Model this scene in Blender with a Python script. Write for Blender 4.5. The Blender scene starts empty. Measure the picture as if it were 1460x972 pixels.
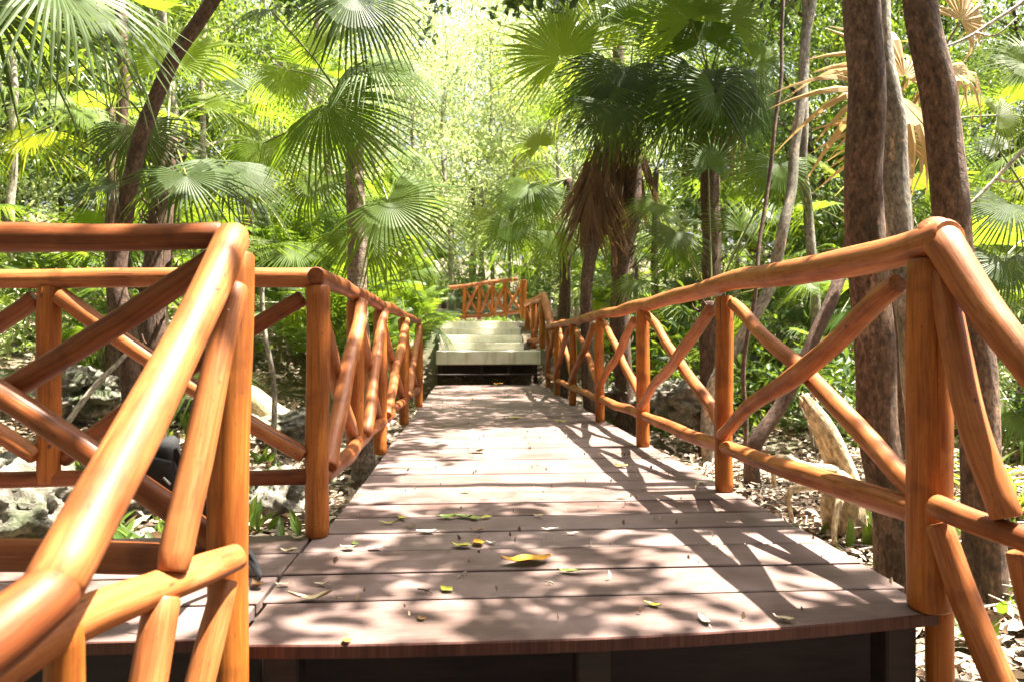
import bpy, math, random
import numpy as np
from mathutils import Vector, Matrix

SC = bpy.context.scene
COL = SC.collection
R = math.radians
rng = random.Random(7)
nrng = np.random.default_rng(11)

# ------------------------------------------------------------------ camera frame
F = 1000.0
YAW, PITCH, CH = R(3.72), R(0.23), 0.70

def ray(u, v):
    x, y, z = (u-730)/F, 1.0, (486-v)/F
    y, z = y*math.cos(PITCH)-z*math.sin(PITCH), y*math.sin(PITCH)+z*math.cos(PITCH)
    return Vector((x*math.cos(YAW)+y*math.sin(YAW), -x*math.sin(YAW)+y*math.cos(YAW), z))

def at(u, v, Y):
    r = ray(u, v)
    return Vector((0, 0, CH)) + r*(Y/r.y)

def onz(u, v, z):
    r = ray(u, v)
    return Vector((0, 0, CH)) + r*((z-CH)/r.z)

SUN = Vector((1.0, 0.07, 2.45)).normalized()     # towards the sun

# ------------------------------------------------------------------ materials
def new_mat(name):
    m = bpy.data.materials.new(name)
    m.use_nodes = True
    nt = m.node_tree
    for n in list(nt.nodes):
        nt.nodes.remove(n)
    out = nt.nodes.new('ShaderNodeOutputMaterial')
    b = nt.nodes.new('ShaderNodeBsdfPrincipled')
    nt.links.new(b.outputs[0], out.inputs[0])
    return m, nt, b, out

def N(nt, t, **kw):
    n = nt.nodes.new(t)
    for k, v in kw.items():
        if k.startswith('i_'):
            n.inputs[k[2:].replace('_', ' ')].default_value = v
        else:
            setattr(n, k, v)
    return n

def ramp(nt, fac, stops):
    r = nt.nodes.new('ShaderNodeValToRGB')
    el = r.color_ramp.elements
    while len(el) < len(stops):
        el.new(0.5)
    for e, (p, c) in zip(el, stops):
        e.position = p
        e.color = (c[0], c[1], c[2], 1)
    nt.links.new(fac, r.inputs[0])
    return r.outputs[0]

def mixc(nt, fac, a, b, mode='MIX'):
    m = nt.nodes.new('ShaderNodeMix')
    m.data_type = 'RGBA'
    m.blend_type = mode
    for sock, val in ((m.inputs[0], fac), (m.inputs[6], a), (m.inputs[7], b)):
        if hasattr(val, 'links') or hasattr(val, 'is_linked'):
            nt.links.new(val, sock)
        elif isinstance(val, (int, float)):
            sock.default_value = val
        else:
            sock.default_value = (val[0], val[1], val[2], 1)
    return m.outputs[2]

def noise(nt, vec, scale, detail=4, rough=0.6, dist=0.0):
    n = nt.nodes.new('ShaderNodeTexNoise')
    n.inputs['Scale'].default_value = scale
    n.inputs['Detail'].default_value = detail
    n.inputs['Roughness'].default_value = rough
    n.inputs['Distortion'].default_value = dist
    if vec is not None:
        nt.links.new(vec, n.inputs['Vector'])
    return n.outputs['Fac']

def scaled(nt, vec, s):
    m = nt.nodes.new('ShaderNodeVectorMath')
    m.operation = 'MULTIPLY'
    nt.links.new(vec, m.inputs[0])
    m.inputs[1].default_value = s
    return m.outputs[0]

def attr_vec(nt, name='gc'):
    a = nt.nodes.new('ShaderNodeAttribute')
    a.attribute_name = name
    return a.outputs['Vector']

def bump(nt, b, h, strength, dist=0.01):
    n = nt.nodes.new('ShaderNodeBump')
    n.inputs['Strength'].default_value = strength
    n.inputs['Distance'].default_value = dist
    nt.links.new(h, n.inputs['Height'])
    nt.links.new(n.outputs[0], b.inputs['Normal'])

def log_mat(name, c_dark, c_mid, c_light, rough=0.47, coat=0.08):
    m, nt, b, out = new_mat(name)
    v = attr_vec(nt)
    grain = noise(nt, scaled(nt, v, (95, 95, 4.5)), 1.0, 6, 0.7, 0.8)
    col = ramp(nt, grain, [(0.25, c_dark), (0.5, c_mid), (0.78, c_light)])
    blotch = noise(nt, scaled(nt, v, (9, 9, 3.0)), 1.0, 3, 0.6)
    bl = ramp(nt, blotch, [(0.30, (0.60, 0.50, 0.46)), (0.50, (1, 1, 1)), (0.75, (1.12, 1.08, 1.05))])
    col = mixc(nt, 1.0, col, bl, 'MULTIPLY')
    nd = noise(nt, scaled(nt, v, (5, 5, 9)), 1.0, 3, 0.55)
    nf = ramp(nt, nd, [(0.56, (0, 0, 0)), (0.72, (0.5,)*3)])
    col = mixc(nt, nf, col, tuple(x*.62 for x in c_dark))
    wn = noise(nt, scaled(nt, v, (14, 14, 5)), 1.0, 4, 0.65)
    wf = ramp(nt, wn, [(0.60, (0, 0, 0)), (0.74, (0.55,)*3)])
    col = mixc(nt, wf, col, (c_light[0]*1.15, c_light[1]*1.35, c_light[2]*1.7))
    kn = noise(nt, scaled(nt, v, (34, 34, 17)), 1.0, 2, 0.5)
    kf = ramp(nt, kn, [(0.70, (0, 0, 0)), (0.76, (0.85,)*3)])
    col = mixc(nt, kf, col, (0.05, 0.02, 0.012))
    sp = noise(nt, scaled(nt, v, (160, 160, 70)), 1.0, 3, 0.6)
    sf = ramp(nt, sp, [(0.63, (0, 0, 0)), (0.72, (0.75,)*3)])
    col = mixc(nt, sf, col, (0.09, 0.035, 0.015))
    # lengthwise drying cracks
    ck = noise(nt, scaled(nt, v, (70, 70, 1.1)), 1.0, 2, 0.5, 0.3)
    cf = ramp(nt, ck, [(0.27, (1, 1, 1)), (0.31, (0, 0, 0))])
    col = mixc(nt, cf, col, (0.06, 0.022, 0.012))
    nt.links.new(col, b.inputs['Base Color'])
    rr = ramp(nt, blotch, [(0.3, (rough+.16,)*3), (0.7, (rough-.04,)*3)])
    nt.links.new(rr, b.inputs['Roughness'])
    b.inputs['Coat Weight'].default_value = coat
    b.inputs['Specular IOR Level'].default_value = 0.26
    b.inputs['Coat Roughness'].default_value = 0.28
    bump(nt, b, grain, 0.25, 0.004)
    return m

M = {}
M['log'] = log_mat('varnished_log', (0.14, 0.037, 0.009), (0.30, 0.096, 0.026), (0.42, 0.168, 0.060))
M['post'] = log_mat('varnished_post', (0.14, 0.035, 0.005), (0.30, 0.089, 0.012), (0.41, 0.150, 0.028))
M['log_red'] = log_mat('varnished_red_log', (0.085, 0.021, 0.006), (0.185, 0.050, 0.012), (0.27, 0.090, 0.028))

def deck_mat():
    m, nt, b, out = new_mat('painted_deck_boards')
    v = attr_vec(nt)            # x along board, y random per board, z across
    geo = N(nt, 'ShaderNodeNewGeometry')
    grain = noise(nt, scaled(nt, v, (4.0, 7.0, 90)), 1.0, 6, 0.7, 0.3)
    big = noise(nt, geo.outputs['Position'], 3.2, 4, 0.6)
    at_ = nt.nodes.new('ShaderNodeAttribute'); at_.attribute_name = 'tone'
    col = ramp(nt, at_.outputs['Fac'], [(0.0, (0.076, 0.045, 0.038)), (0.5, (0.113, 0.077, 0.067)), (1.0, (0.145, 0.107, 0.096))])
    g = ramp(nt, grain, [(0.3, (0.68, 0.64, 0.64)), (0.6, (1.1, 1.1, 1.1))])
    col = mixc(nt, 1.0, col, g, 'MULTIPLY')
    w = ramp(nt, big, [(0.42, (0, 0, 0)), (0.68, (0.7, 0.7, 0.7))])
    col = mixc(nt, w, col, (0.24, 0.172, 0.158))
    sp = noise(nt, geo.outputs['Position'], 60, 2, 0.5)
    sf = ramp(nt, sp, [(0.66, (0, 0, 0)), (0.72, (0.6, 0.6, 0.6))])
    col = mixc(nt, sf, col, (0.11, 0.075, 0.06))
    nt.links.new(col, b.inputs['Base Color'])
    rr = ramp(nt, big, [(0.3, (0.50,)*3), (0.7, (0.66,)*3)])
    nt.links.new(rr, b.inputs['Roughness'])
    b.inputs['Specular IOR Level'].default_value = 0.16
    bump(nt, b, grain, 0.25, 0.004)
    return m
M['deck'] = deck_mat()

def dark_wood():
    m, nt, b, out = new_mat('dark_wood')
    geo = N(nt, 'ShaderNodeTexCoord')
    n = noise(nt, scaled(nt, geo.outputs['Object'], (4, 30, 30)), 1.0, 4)
    c = ramp(nt, n, [(0.3, (0.012, 0.006, 0.005)), (0.7, (0.032, 0.016, 0.012))])
    nt.links.new(c, b.inputs['Base Color'])
    b.inputs['Roughness'].default_value = 0.7
    return m
M['dark_wood'] = dark_wood()
M['edge'] = log_mat('shaded_red_brown_edge', (0.035, 0.012, 0.009), (0.075, 0.026, 0.019), (0.12, 0.05, 0.038), 0.55, 0.0)  # red-brown board edge, with its shade put into a darker colour

def concrete():
    m, nt, b, out = new_mat('white_painted_concrete')
    geo = N(nt, 'ShaderNodeNewGeometry')
    n = noise(nt, geo.outputs['Position'], 3.5, 5, 0.65)
    c = ramp(nt, n, [(0.3, (0.52, 0.49, 0.40)), (0.5, (0.68, 0.66, 0.56)), (0.75, (0.76, 0.74, 0.66))])
    n2 = noise(nt, scaled(nt, geo.outputs['Position'], (14, 14, 1.5)), 1.0, 3)
    st = ramp(nt, n2, [(0.55, (1, 1, 1)), (0.75, (0.75, 0.70, 0.58))])
    c = mixc(nt, 1.0, c, st, 'MULTIPLY')
    nt.links.new(c, b.inputs['Base Color'])
    b.inputs['Roughness'].default_value = 0.75
    bump(nt, b, n, 0.3, 0.01)
    return m
M['concrete'] = concrete()

def bark(name, stops, patch=None, sc=(9, 9, 5), moss=None, rough=0.85, bstr=0.8):
    m, nt, b, out = new_mat(name)
    v = attr_vec(nt)
    n = noise(nt, scaled(nt, v, sc), 1.0, 6, 0.7, 0.4)
    c = ramp(nt, n, stops)
    if patch:
        p = noise(nt, scaled(nt, v, (7, 7, 4)), 1.0, 4, 0.65)
        pf = ramp(nt, p, [(0.56, (0, 0, 0)), (0.61, (1, 1, 1))])
        c = mixc(nt, pf, c, patch)
    if moss:
        p = noise(nt, scaled(nt, v, (3.3, 3.3, 1.5)), 1.0, 4, 0.6)
        pf = ramp(nt, p, [(0.50, (0, 0, 0)), (0.66, (0.8, 0.8, 0.8))])
        c = mixc(nt, pf, c, moss)
    fine = noise(nt, scaled(nt, v, (60, 60, 30)), 1.0, 3, 0.6)
    fr = ramp(nt, fine, [(0.35, (0.5,)*3), (0.65, (1.45,)*3)])
    c = mixc(nt, 1.0, c, fr, 'MULTIPLY')
    nt.links.new(c, b.inputs['Base Color'])
    b.inputs['Roughness'].default_value = rough
    bump(nt, b, n, bstr, 0.02)
    return m
M['bark_red'] = bark('red_brown_bark', [(0.30, (0.055, 0.028, 0.015)), (0.50, (0.115, 0.062, 0.036)), (0.70, (0.20, 0.122, 0.076))],
                     patch=(0.24, 0.15, 0.095), moss=(0.040, 0.028, 0.012), sc=(34, 34, 20), bstr=1.0)
M['bark_grey'] = bark('grey_mottled_bark', [(0.3, (0.08, 0.065, 0.05)), (0.55, (0.20, 0.17, 0.135)), (0.75, (0.34, 0.30, 0.25))],
                      patch=(0.40, 0.27, 0.17), moss=(0.07, 0.065, 0.035))
M['bark_dark'] = bark('dark_smooth_bark', [(0.3, (0.035, 0.018, 0.012)), (0.55, (0.09, 0.048, 0.030)), (0.75, (0.15, 0.09, 0.06))], sc=(10, 10, 7))
M['bark_palm'] = bark('ringed_palm_bark', [(0.3, (0.09, 0.065, 0.045)), (0.55, (0.21, 0.155, 0.115)), (0.75, (0.32, 0.25, 0.19))], sc=(4, 4, 22))
M['bark_fibre'] = bark('fibrous_palm_bark', [(0.3, (0.03, 0.018, 0.011)), (0.55, (0.10, 0.055, 0.035)), (0.75, (0.20, 0.12, 0.075))], sc=(40, 40, 9))
M['bark_pale'] = bark('pale_thin_bark', [(0.3, (0.13, 0.11, 0.08)), (0.55, (0.27, 0.23, 0.18)), (0.75, (0.40, 0.36, 0.29))])
M['stump'] = bark('weathered_stump', [(0.28, (0.20, 0.13, 0.075)), (0.5, (0.46, 0.34, 0.20)), (0.75, (0.60, 0.49, 0.33))], sc=(16, 16, 5))
M['twig'] = bark('dry_twig', [(0.3, (0.20, 0.16, 0.12)), (0.7, (0.42, 0.36, 0.29))])

def leaf_mat(name, c1, c2, t1, t2, tf=0.5, rough=0.38, spec=0.5, attr=None, streak=True):
    """thin leaf: glossy front over a translucent body; varies per object and per leaf"""
    m, nt, b, out = new_mat(name)
    oi = N(nt, 'ShaderNodeObjectInfo')
    fac = oi.outputs['Random']
    if attr:
        a = nt.nodes.new('ShaderNodeAttribute'); a.attribute_name = attr
        fac = a.outputs['Fac']
    c = mixc(nt, fac, c1, c2)
    t = mixc(nt, fac, t1, t2)
    if streak:
        geo = N(nt, 'ShaderNodeTexCoord')
        n = noise(nt, geo.outputs['Object'], 5.0, 4, 0.7)
        s = ramp(nt, n, [(0.3, (0.72,)*3), (0.7, (1.25,)*3)])
        c = mixc(nt, 1.0, c, s, 'MULTIPLY')
    nt.links.new(c, b.inputs['Base Color'])
    b.inputs['Roughness'].default_value = rough
    b.inputs['Specular IOR Level'].default_value = spec
    tr = N(nt, 'ShaderNodeBsdfTranslucent')
    nt.links.new(t, tr.inputs['Color'])
    mx = N(nt, 'ShaderNodeMixShader')
    mx.inputs[0].default_value = tf
    nt.links.new(b.outputs[0], mx.inputs[1])
    nt.links.new(tr.outputs[0], mx.inputs[2])
    nt.links.new(mx.outputs[0], out.inputs[0])
    return m
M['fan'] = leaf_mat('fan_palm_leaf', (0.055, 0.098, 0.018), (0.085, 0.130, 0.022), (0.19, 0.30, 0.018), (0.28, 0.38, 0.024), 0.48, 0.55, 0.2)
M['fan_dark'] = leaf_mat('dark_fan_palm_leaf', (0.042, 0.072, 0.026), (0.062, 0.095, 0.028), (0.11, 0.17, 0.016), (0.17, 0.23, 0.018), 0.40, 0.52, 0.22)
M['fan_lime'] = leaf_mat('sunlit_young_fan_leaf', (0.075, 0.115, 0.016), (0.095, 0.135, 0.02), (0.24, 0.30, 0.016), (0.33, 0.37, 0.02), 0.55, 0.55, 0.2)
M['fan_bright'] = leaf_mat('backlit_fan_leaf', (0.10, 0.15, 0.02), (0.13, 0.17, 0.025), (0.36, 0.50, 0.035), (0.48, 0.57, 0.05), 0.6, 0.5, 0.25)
M['fan_dead'] = leaf_mat('dead_brown_fan_leaf', (0.10, 0.058, 0.032), (0.18, 0.115, 0.066), (0.13, 0.07, 0.03), (0.20, 0.12, 0.05), 0.25, 0.7, 0.15)
M['fan_gold'] = leaf_mat('dry_golden_fan_leaf', (0.40, 0.26, 0.11), (0.48, 0.34, 0.17), (0.50, 0.31, 0.10), (0.58, 0.40, 0.16), 0.4, 0.5, 0.3)
M['leaf'] = leaf_mat('broad_leaf', (0.05, 0.11, 0.02), (0.10, 0.16, 0.03), (0.14, 0.22, 0.015), (0.26, 0.34, 0.03), 0.45, 0.42, attr='tone', streak=False)
M['leaf_dark'] = leaf_mat('dark_broad_leaf', (0.030, 0.070, 0.018), (0.06, 0.11, 0.025), (0.07, 0.12, 0.010), (0.14, 0.20, 0.018), 0.40, 0.42, attr='tone', streak=False)
M['leaf_thick'] = leaf_mat('thick_dark_leaf', (0.025, 0.055, 0.015), (0.05, 0.085, 0.02), (0.05, 0.09, 0.01), (0.09, 0.13, 0.012), 0.2, 0.45, attr='tone', streak=False)
M['leaf_pale'] = leaf_mat('pale_sunlit_leaf', (0.13, 0.18, 0.06), (0.21, 0.25, 0.11), (0.38, 0.48, 0.13), (0.50, 0.57, 0.24), 0.5, 0.4, attr='tone', streak=False)
M['feather'] = leaf_mat('feather_palm_leaf', (0.05, 0.095, 0.014), (0.07, 0.12, 0.018), (0.16, 0.26, 0.015), (0.22, 0.31, 0.02), 0.42, 0.45)
M['petiole'] = leaf_mat('green_leaf_stalk', (0.10, 0.13, 0.03), (0.14, 0.15, 0.04), (0.1, 0.13, 0.03), (0.1, 0.13, 0.03), 0.05, 0.4, streak=False)
M['petiole_dead'] = leaf_mat('dry_leaf_stalk', (0.20, 0.12, 0.06), (0.26, 0.17, 0.09), (0.1, 0.06, 0.03), (0.1, 0.06, 0.03), 0.05, 0.6, streak=False)

def litter_mat(name, stops, tf=0.15):
    m, nt, b, out = new_mat(name)
    a = nt.nodes.new('ShaderNodeAttribute'); a.attribute_name = 'tone'
    c = ramp(nt, a.outputs['Fac'], stops)
    nt.links.new(c, b.inputs['Base Color'])
    b.inputs['Roughness'].default_value = 0.6
    return m
M['litter'] = litter_mat('dry_leaf_litter', [(0.0, (0.07, 0.045, 0.03)), (0.35, (0.24, 0.165, 0.11)), (0.7, (0.42, 0.32, 0.22)), (1.0, (0.56, 0.48, 0.37))])

def ground_mat():
    m, nt, b, out = new_mat('forest_floor')
    geo = N(nt, 'ShaderNodeNewGeometry')
    n = noise(nt, geo.outputs['Position'], 1.2, 8, 0.7)
    c = ramp(nt, n, [(0.3, (0.045, 0.032, 0.022)), (0.5, (0.13, 0.095, 0.065)), (0.7, (0.24, 0.19, 0.135))])
    n2 = noise(nt, geo.outputs['Position'], 0.35, 4, 0.6)
    g = ramp(nt, n2, [(0.48, (0, 0, 0)), (0.62, (0.75,)*3)])
    c = mixc(nt, g, c, (0.05, 0.075, 0.02))
    nt.links.new(c, b.inputs['Base Color'])
    b.inputs['Roughness'].default_value = 0.9
    n3 = noise(nt, geo.outputs['Position'], 25, 5, 0.7)
    bump(nt, b, n3, 0.9, 0.04)
    return m
M['ground'] = ground_mat()

def rock_mat():
    m, nt, b, out = new_mat('mossy_limestone')
    geo = N(nt, 'ShaderNodeNewGeometry')
    n = noise(nt, geo.outputs['Position'], 9, 8, 0.75)
    c = ramp(nt, n, [(0.32, (0.05, 0.045, 0.035)), (0.5, (0.19, 0.17, 0.135)), (0.68, (0.42, 0.39, 0.33))])
    n2 = noise(nt, geo.outputs['Position'], 3, 5, 0.7)
    g = ramp(nt, n2, [(0.5, (0, 0, 0)), (0.62, (0.8,)*3)])
    c = mixc(nt, g, c, (0.055, 0.075, 0.025))
    nt.links.new(c, b.inputs['Base Color'])
    b.inputs['Roughness'].default_value = 0.9
    bump(nt, b, n, 1.0, 0.05)
    return m
M['rock'] = rock_mat()

def plain(name, col, rough=0.6, metal=0.0):
    m, nt, b, out = new_mat(name)
    geo = N(nt, 'ShaderNodeTexCoord')
    n = noise(nt, geo.outputs['Object'], 40, 3)
    c = ramp(nt, n, [(0.3, tuple(x*.8 for x in col)), (0.7, tuple(x*1.15 for x in col))])
    nt.links.new(c, b.inputs['Base Color'])
    b.inputs['Roughness'].default_value = rough
    b.inputs['Metallic'].default_value = metal
    return m
M['bag'] = plain('black_nylon', (0.010, 0.010, 0.011), 0.85)
M['bag_grey'] = plain('grey_webbing', (0.10, 0.10, 0.11), 0.6)
M['metal'] = plain('dull_steel', (0.45, 0.44, 0.42), 0.35, 0.9)

def fallen(name, c1, c2):
    m, nt, b, out = new_mat(name)
    geo = N(nt, 'ShaderNodeTexCoord')
    n = noise(nt, geo.outputs['Object'], 2.5, 4, 0.65)
    c = ramp(nt, n, [(0.35, c1), (0.65, c2)])
    nt.links.new(c, b.inputs['Base Color'])
    b.inputs['Roughness'].default_value = 0.42
    return m
M['f_yellow'] = fallen('yellow_fallen_leaf', (0.34, 0.13, 0.012), (0.58, 0.30, 0.02))
M['f_green'] = fallen('green_fallen_leaf', (0.13, 0.20, 0.035), (0.24, 0.30, 0.06))
M['f_lime'] = fallen('yellow_green_fallen_leaf', (0.30, 0.28, 0.03), (0.46, 0.42, 0.05))
M['f_tan'] = fallen('tan_fallen_leaf', (0.34, 0.25, 0.14), (0.50, 0.40, 0.24))
M['f_brown'] = fallen('brown_fallen_leaf', (0.12, 0.055, 0.02), (0.24, 0.12, 0.04))
M['f_pale'] = fallen('pale_fallen_leaf', (0.55, 0.50, 0.42), (0.68, 0.62, 0.54))

# ------------------------------------------------------------------ object helpers
def tag(o, label=None, cat=None, group=None, kind=None):
    if label: o['label'] = label
    if cat: o['category'] = cat
    if group: o['group'] = group
    if kind: o['kind'] = kind
    return o

def empty(name, loc, label, cat, group=None):
    o = bpy.data.objects.new(name, None)
    o.empty_display_size = 0.1
    o.location = loc
    COL.objects.link(o)
    return tag(o, label, cat, group)

def mesh(name, V, Fs, mat, smooth=True, gc=None, tone=None, tone_face=None):
    me = bpy.data.meshes.new(name)
    if isinstance(V, np.ndarray):
        n, k = Fs.shape
        me.vertices.add(len(V)); me.vertices.foreach_set('co', V.astype(np.float32).ravel())
        me.loops.add(n*k); me.loops.foreach_set('vertex_index', Fs.astype(np.int32).ravel())
        me.polygons.add(n)
        me.polygons.foreach_set('loop_start', np.arange(0, n*k, k, dtype=np.int32))
        me.polygons.foreach_set('loop_total', np.full(n, k, dtype=np.int32))
        me.update(calc_edges=True)
    else:
        me.from_pydata([tuple(v) for v in V], [], Fs)
    me.polygons.foreach_set('use_smooth', [smooth]*len(me.polygons))
    if gc is not None:
        a = me.attributes.new('gc', 'FLOAT_VECTOR', 'POINT')
        a.data.foreach_set('vector', np.array(gc, dtype=np.float32).ravel())
    if tone is not None:
        a = me.attributes.new('tone', 'FLOAT', 'POINT')
        a.data.foreach_set('value', np.array(tone, dtype=np.float32))
    if mat: me.materials.append(mat)
    me.update()
    return me

def put(name, me, parent=None, loc=(0, 0, 0)):
    o = bpy.data.objects.new(name, me)
    COL.objects.link(o)
    o.location = loc
    if parent: o.parent = parent
    return o

class MB:
    """collects tubes and boxes, in world coordinates, into one mesh"""
    def __init__(s):
        s.V, s.F, s.G, s.T = [], [], [], []
    def add(s, V, Fs, G=None, tone=0.5):
        b = len(s.V)
        s.V += [Vector(v) for v in V]
        s.F += [tuple(i+b for i in f) for f in Fs]
        s.G += G if G else [tuple(v) for v in V]
        s.T += [tone]*len(V)
    def tube(s, pts, rad, sides=12, wob=0.0, cap=True, flat=0.0, seg=None, lump=0.0):
        pts = [Vector(p) for p in pts]
        if not isinstance(rad, (list, tuple)): rad = [rad]*len(pts)
        # resample with catmull-rom
        P, Rr = [], []
        n = len(pts)
        L = sum((pts[i+1]-pts[i]).length for i in range(n-1))
        step = seg or max(0.05, L/40)
        for i in range(n-1):
            p0 = pts[i-1] if i else pts[0]*2-pts[1]
            p3 = pts[i+2] if i+2 < n else pts[-1]*2-pts[-2]
            p1, p2 = pts[i], pts[i+1]
            k = max(1, int((p2-p1).length/step))
            for j in range(k):
                t = j/k
                P.append(0.5*((2*p1)+(p2-p0)*t+(2*p0-5*p1+4*p2-p3)*t*t+(3*p1-p0-3*p2+p3)*t**3))
                Rr.append(rad[i]*(1-t)+rad[i+1]*t)
        P.append(pts[-1]); Rr.append(rad[-1])
        off = Vector((rng.uniform(0, 50), rng.uniform(0, 50), rng.uniform(0, 50)))
        ph = [rng.uniform(0, 6.28) for _ in range(6)]
        m = len(P)
        T0 = (P[min(1, m-1)]-P[0]).normalized()
        ref = Vector((0, 0, 1)) if abs(T0.z) < 0.9 else Vector((1, 0, 0))
        nx = T0.cross(ref).normalized()
        V, G, Fs = [], [], []
        d = 0.0
        def ring(c, r, tdir, nx, dd, lumpy=True):
            by = tdir.cross(nx).normalized()
            for a in range(sides):
                th = 2*math.pi*a/sides
                rr = r
                if lumpy and lump:
                    rr *= 1+lump*(math.sin(2*th+ph[0]+dd*3)+0.7*math.sin(3*th+ph[1]-dd*5)+0.6*math.sin(dd*14+ph[2]))*0.5
                V.append(c+nx*(math.cos(th)*rr)+by*(math.sin(th)*rr))
                G.append((off.x+math.cos(th)*r, off.y+math.sin(th)*r, off.z+dd))
        rings = 0
        for i in range(m):
            if i: d += (P[i]-P[i-1]).length
            t = (P[min(i+1, m-1)]-P[max(i-1, 0)]).normalized()
            nx = (nx-t*nx.dot(t)).normalized()
            c = P[i]
            if wob:
                e = min(1.0, min(d, L-d)/max(0.15, L*.12)) if L > 0 else 0
                by = t.cross(nx)
                c = c+nx*(wob*e*(math.sin(d*5+ph[3])+.6*math.sin(d*11+ph[4])))+by*(wob*e*math.sin(d*6.5+ph[5]))
            if i == 0 and cap:
                ring(c-t*0.0, Rr[i]*0.86, t, nx, d); rings += 1
                c = c+t*min(0.008, Rr[i]*.2)
            if i == m-1 and cap:
                ring(c-t*min(0.008, Rr[i]*.2), Rr[i], t, nx, d); rings += 1
                ring(c, Rr[i]*0.86, t, nx, d); rings += 1
                continue
            ring(c, Rr[i], t, nx, d); rings += 1
        for i in range(rings-1):
            for a in range(sides):
                b2 = (a+1) % sides
                Fs.append((i*sides+a, i*sides+b2, (i+1)*sides+b2, (i+1)*sides+a))
        if cap:
            Fs.append(tuple(reversed(range(sides))))
            Fs.append(tuple((rings-1)*sides+a for a in range(sides)))
        s.add(V, Fs, G)
        return s
    def box(s, c, d, rot=None, bev=0.0, tone=0.5):
        """box with chamfered long edges; c centre, d full size"""
        c = Vector(c); hx, hy, hz = d[0]/2, d[1]/2, d[2]/2
        b = min(bev, hx*.9, hy*.9, hz*.9)
        V, Fs = [], []
        if b <= 0:
            for x in (-hx, hx):
                for y in (-hy, hy):
                    for z in (-hz, hz):
                        V.append(Vector((x, y, z)))
            Fs = [(0, 1, 3, 2), (4, 6, 7, 5), (0, 4, 5, 1), (2, 3, 7, 6), (0, 2, 6, 4), (1, 5, 7, 3)]
        else:
            idx = {}
            for sx in (-1, 1):
                for sy in (-1, 1):
                    for sz in (-1, 1):
                        for ax in range(3):
                            p = [sx*(hx-b), sy*(hy-b), sz*(hz-b)]
                            p[ax] = (sx*hx, sy*hy, sz*hz)[ax]
                            idx[(sx, sy, sz, ax)] = len(V); V.append(Vector(p))
            for ax in range(3):
                o = [i for i in range(3) if i != ax]
                for sg in (-1, 1):
                    q = []
                    for (a, bb) in ((-1, -1), (1, -1), (1, 1), (-1, 1)):
                        k = [0, 0, 0]; k[ax] = sg; k[o[0]] = a; k[o[1]] = bb
                        q.append(idx[(k[0], k[1], k[2], ax)])
                    Fs.append(tuple(q))
                for s1 in (-1, 1):      # edges along ax
                    for s2 in (-1, 1):
                        q = []
                        for (e, which) in ((-1, 0), (-1, 1), (1, 1), (1, 0)):
                            k = [0, 0, 0]; k[ax] = e; k[o[0]] = s1; k[o[1]] = s2
                            q.append(idx[(k[0], k[1], k[2], o[which])])
                        Fs.append(tuple(q))
            for sx in (-1, 1):
                for sy in (-1, 1):
                    for sz in (-1, 1):
                        Fs.append(tuple(idx[(sx, sy, sz, a)] for a in range(3)))
        G = [(v.x, 0.0, v.y) for v in V]
        if rot is not None: V = [rot @ v for v in V]
        o2 = rng.uniform(0, 40)
        s.add([v+c for v in V], Fs, [(g[0]+c.x, o2, g[2]+c.y) for g in G], tone)
        return s
    def build(s, name, mat, parent=None, smooth=True, origin=None):
        o = Vector(parent.location) if (parent and origin is None) else Vector(origin or (0, 0, 0))
        me = mesh(name, [v-o for v in s.V], s.F, mat, smooth, s.G, s.T)
        # flip-safe normals
        import bmesh
        bm = bmesh.new(); bm.from_mesh(me)
        bmesh.ops.recalc_face_normals(bm, faces=bm.faces)
        bm.to_mesh(me); bm.free()
        ob = put(name, me, parent)
        if parent is None: ob.location = o
        return ob

def log(parent, name, pts, rad, mat='log', sides=16, wob=0.006, lump=0.06, seg=0.04):
    b = MB(); b.tube(pts, rad, sides, wob, True, seg=seg, lump=lump)
    o = b.build(name, M[mat], parent)
    try:
        o.data.set_sharp_from_angle(angle=R(50))
    except Exception:
        pass
    return o

# ------------------------------------------------------------------ terrain
def sst(a, b, x):
    t = min(1, max(0, (x-a)/(b-a))); return t*t*(3-2*t)

def gh(x, y):
    left = sst(-0.9, -2.4, x) if x < 0 else 0.0
    z = -0.36
    z += left*1.15*sst(3.6, 12.0, y)
    z += 0.10*left*max(0, -x-2.5)
    if x > 1.6: z += 0.05*sst(1.6, 3.5, x)*max(0, min(6, x-1.6))+0.06*sst(2.0, 3.0, x)
    up = 1.42*sst(11.9, 14.2, y)
    z = max(z, -0.36+up) if abs(x) < 2.5 else z+(1.0 if x > 0 else .5)*sst(8, 15, y)
    z += max(0, y-15)*0.14
    z += 0.05*math.sin(x*1.7+y*.9)+0.03*math.sin(x*3.1-y*2.3)
    if abs(x) < 1.5 and y < 12: z = min(z, -0.30)
    return z

def build_ground():
    xs = np.unique(np.concatenate([np.linspace(-60, -10, 20), np.linspace(-10, 10, 121), np.linspace(10, 60, 20)]))
    ys = np.unique(np.concatenate([np.linspace(-12, 0, 12), np.linspace(0, 18, 110), np.linspace(18, 90, 30)]))
    V = np.array([[x, y, gh(x, y)] for y in ys for x in xs])
    nx = len(xs)
    Fs = np.array([[j*nx+i, j*nx+i+1, (j+1)*nx+i+1, (j+1)*nx+i] for j in range(len(ys)-1) for i in range(nx-1)])
    o = put('ground', mesh('ground', V, Fs, M['ground'], True))
    tag(o, kind='structure')
build_ground()

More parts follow.
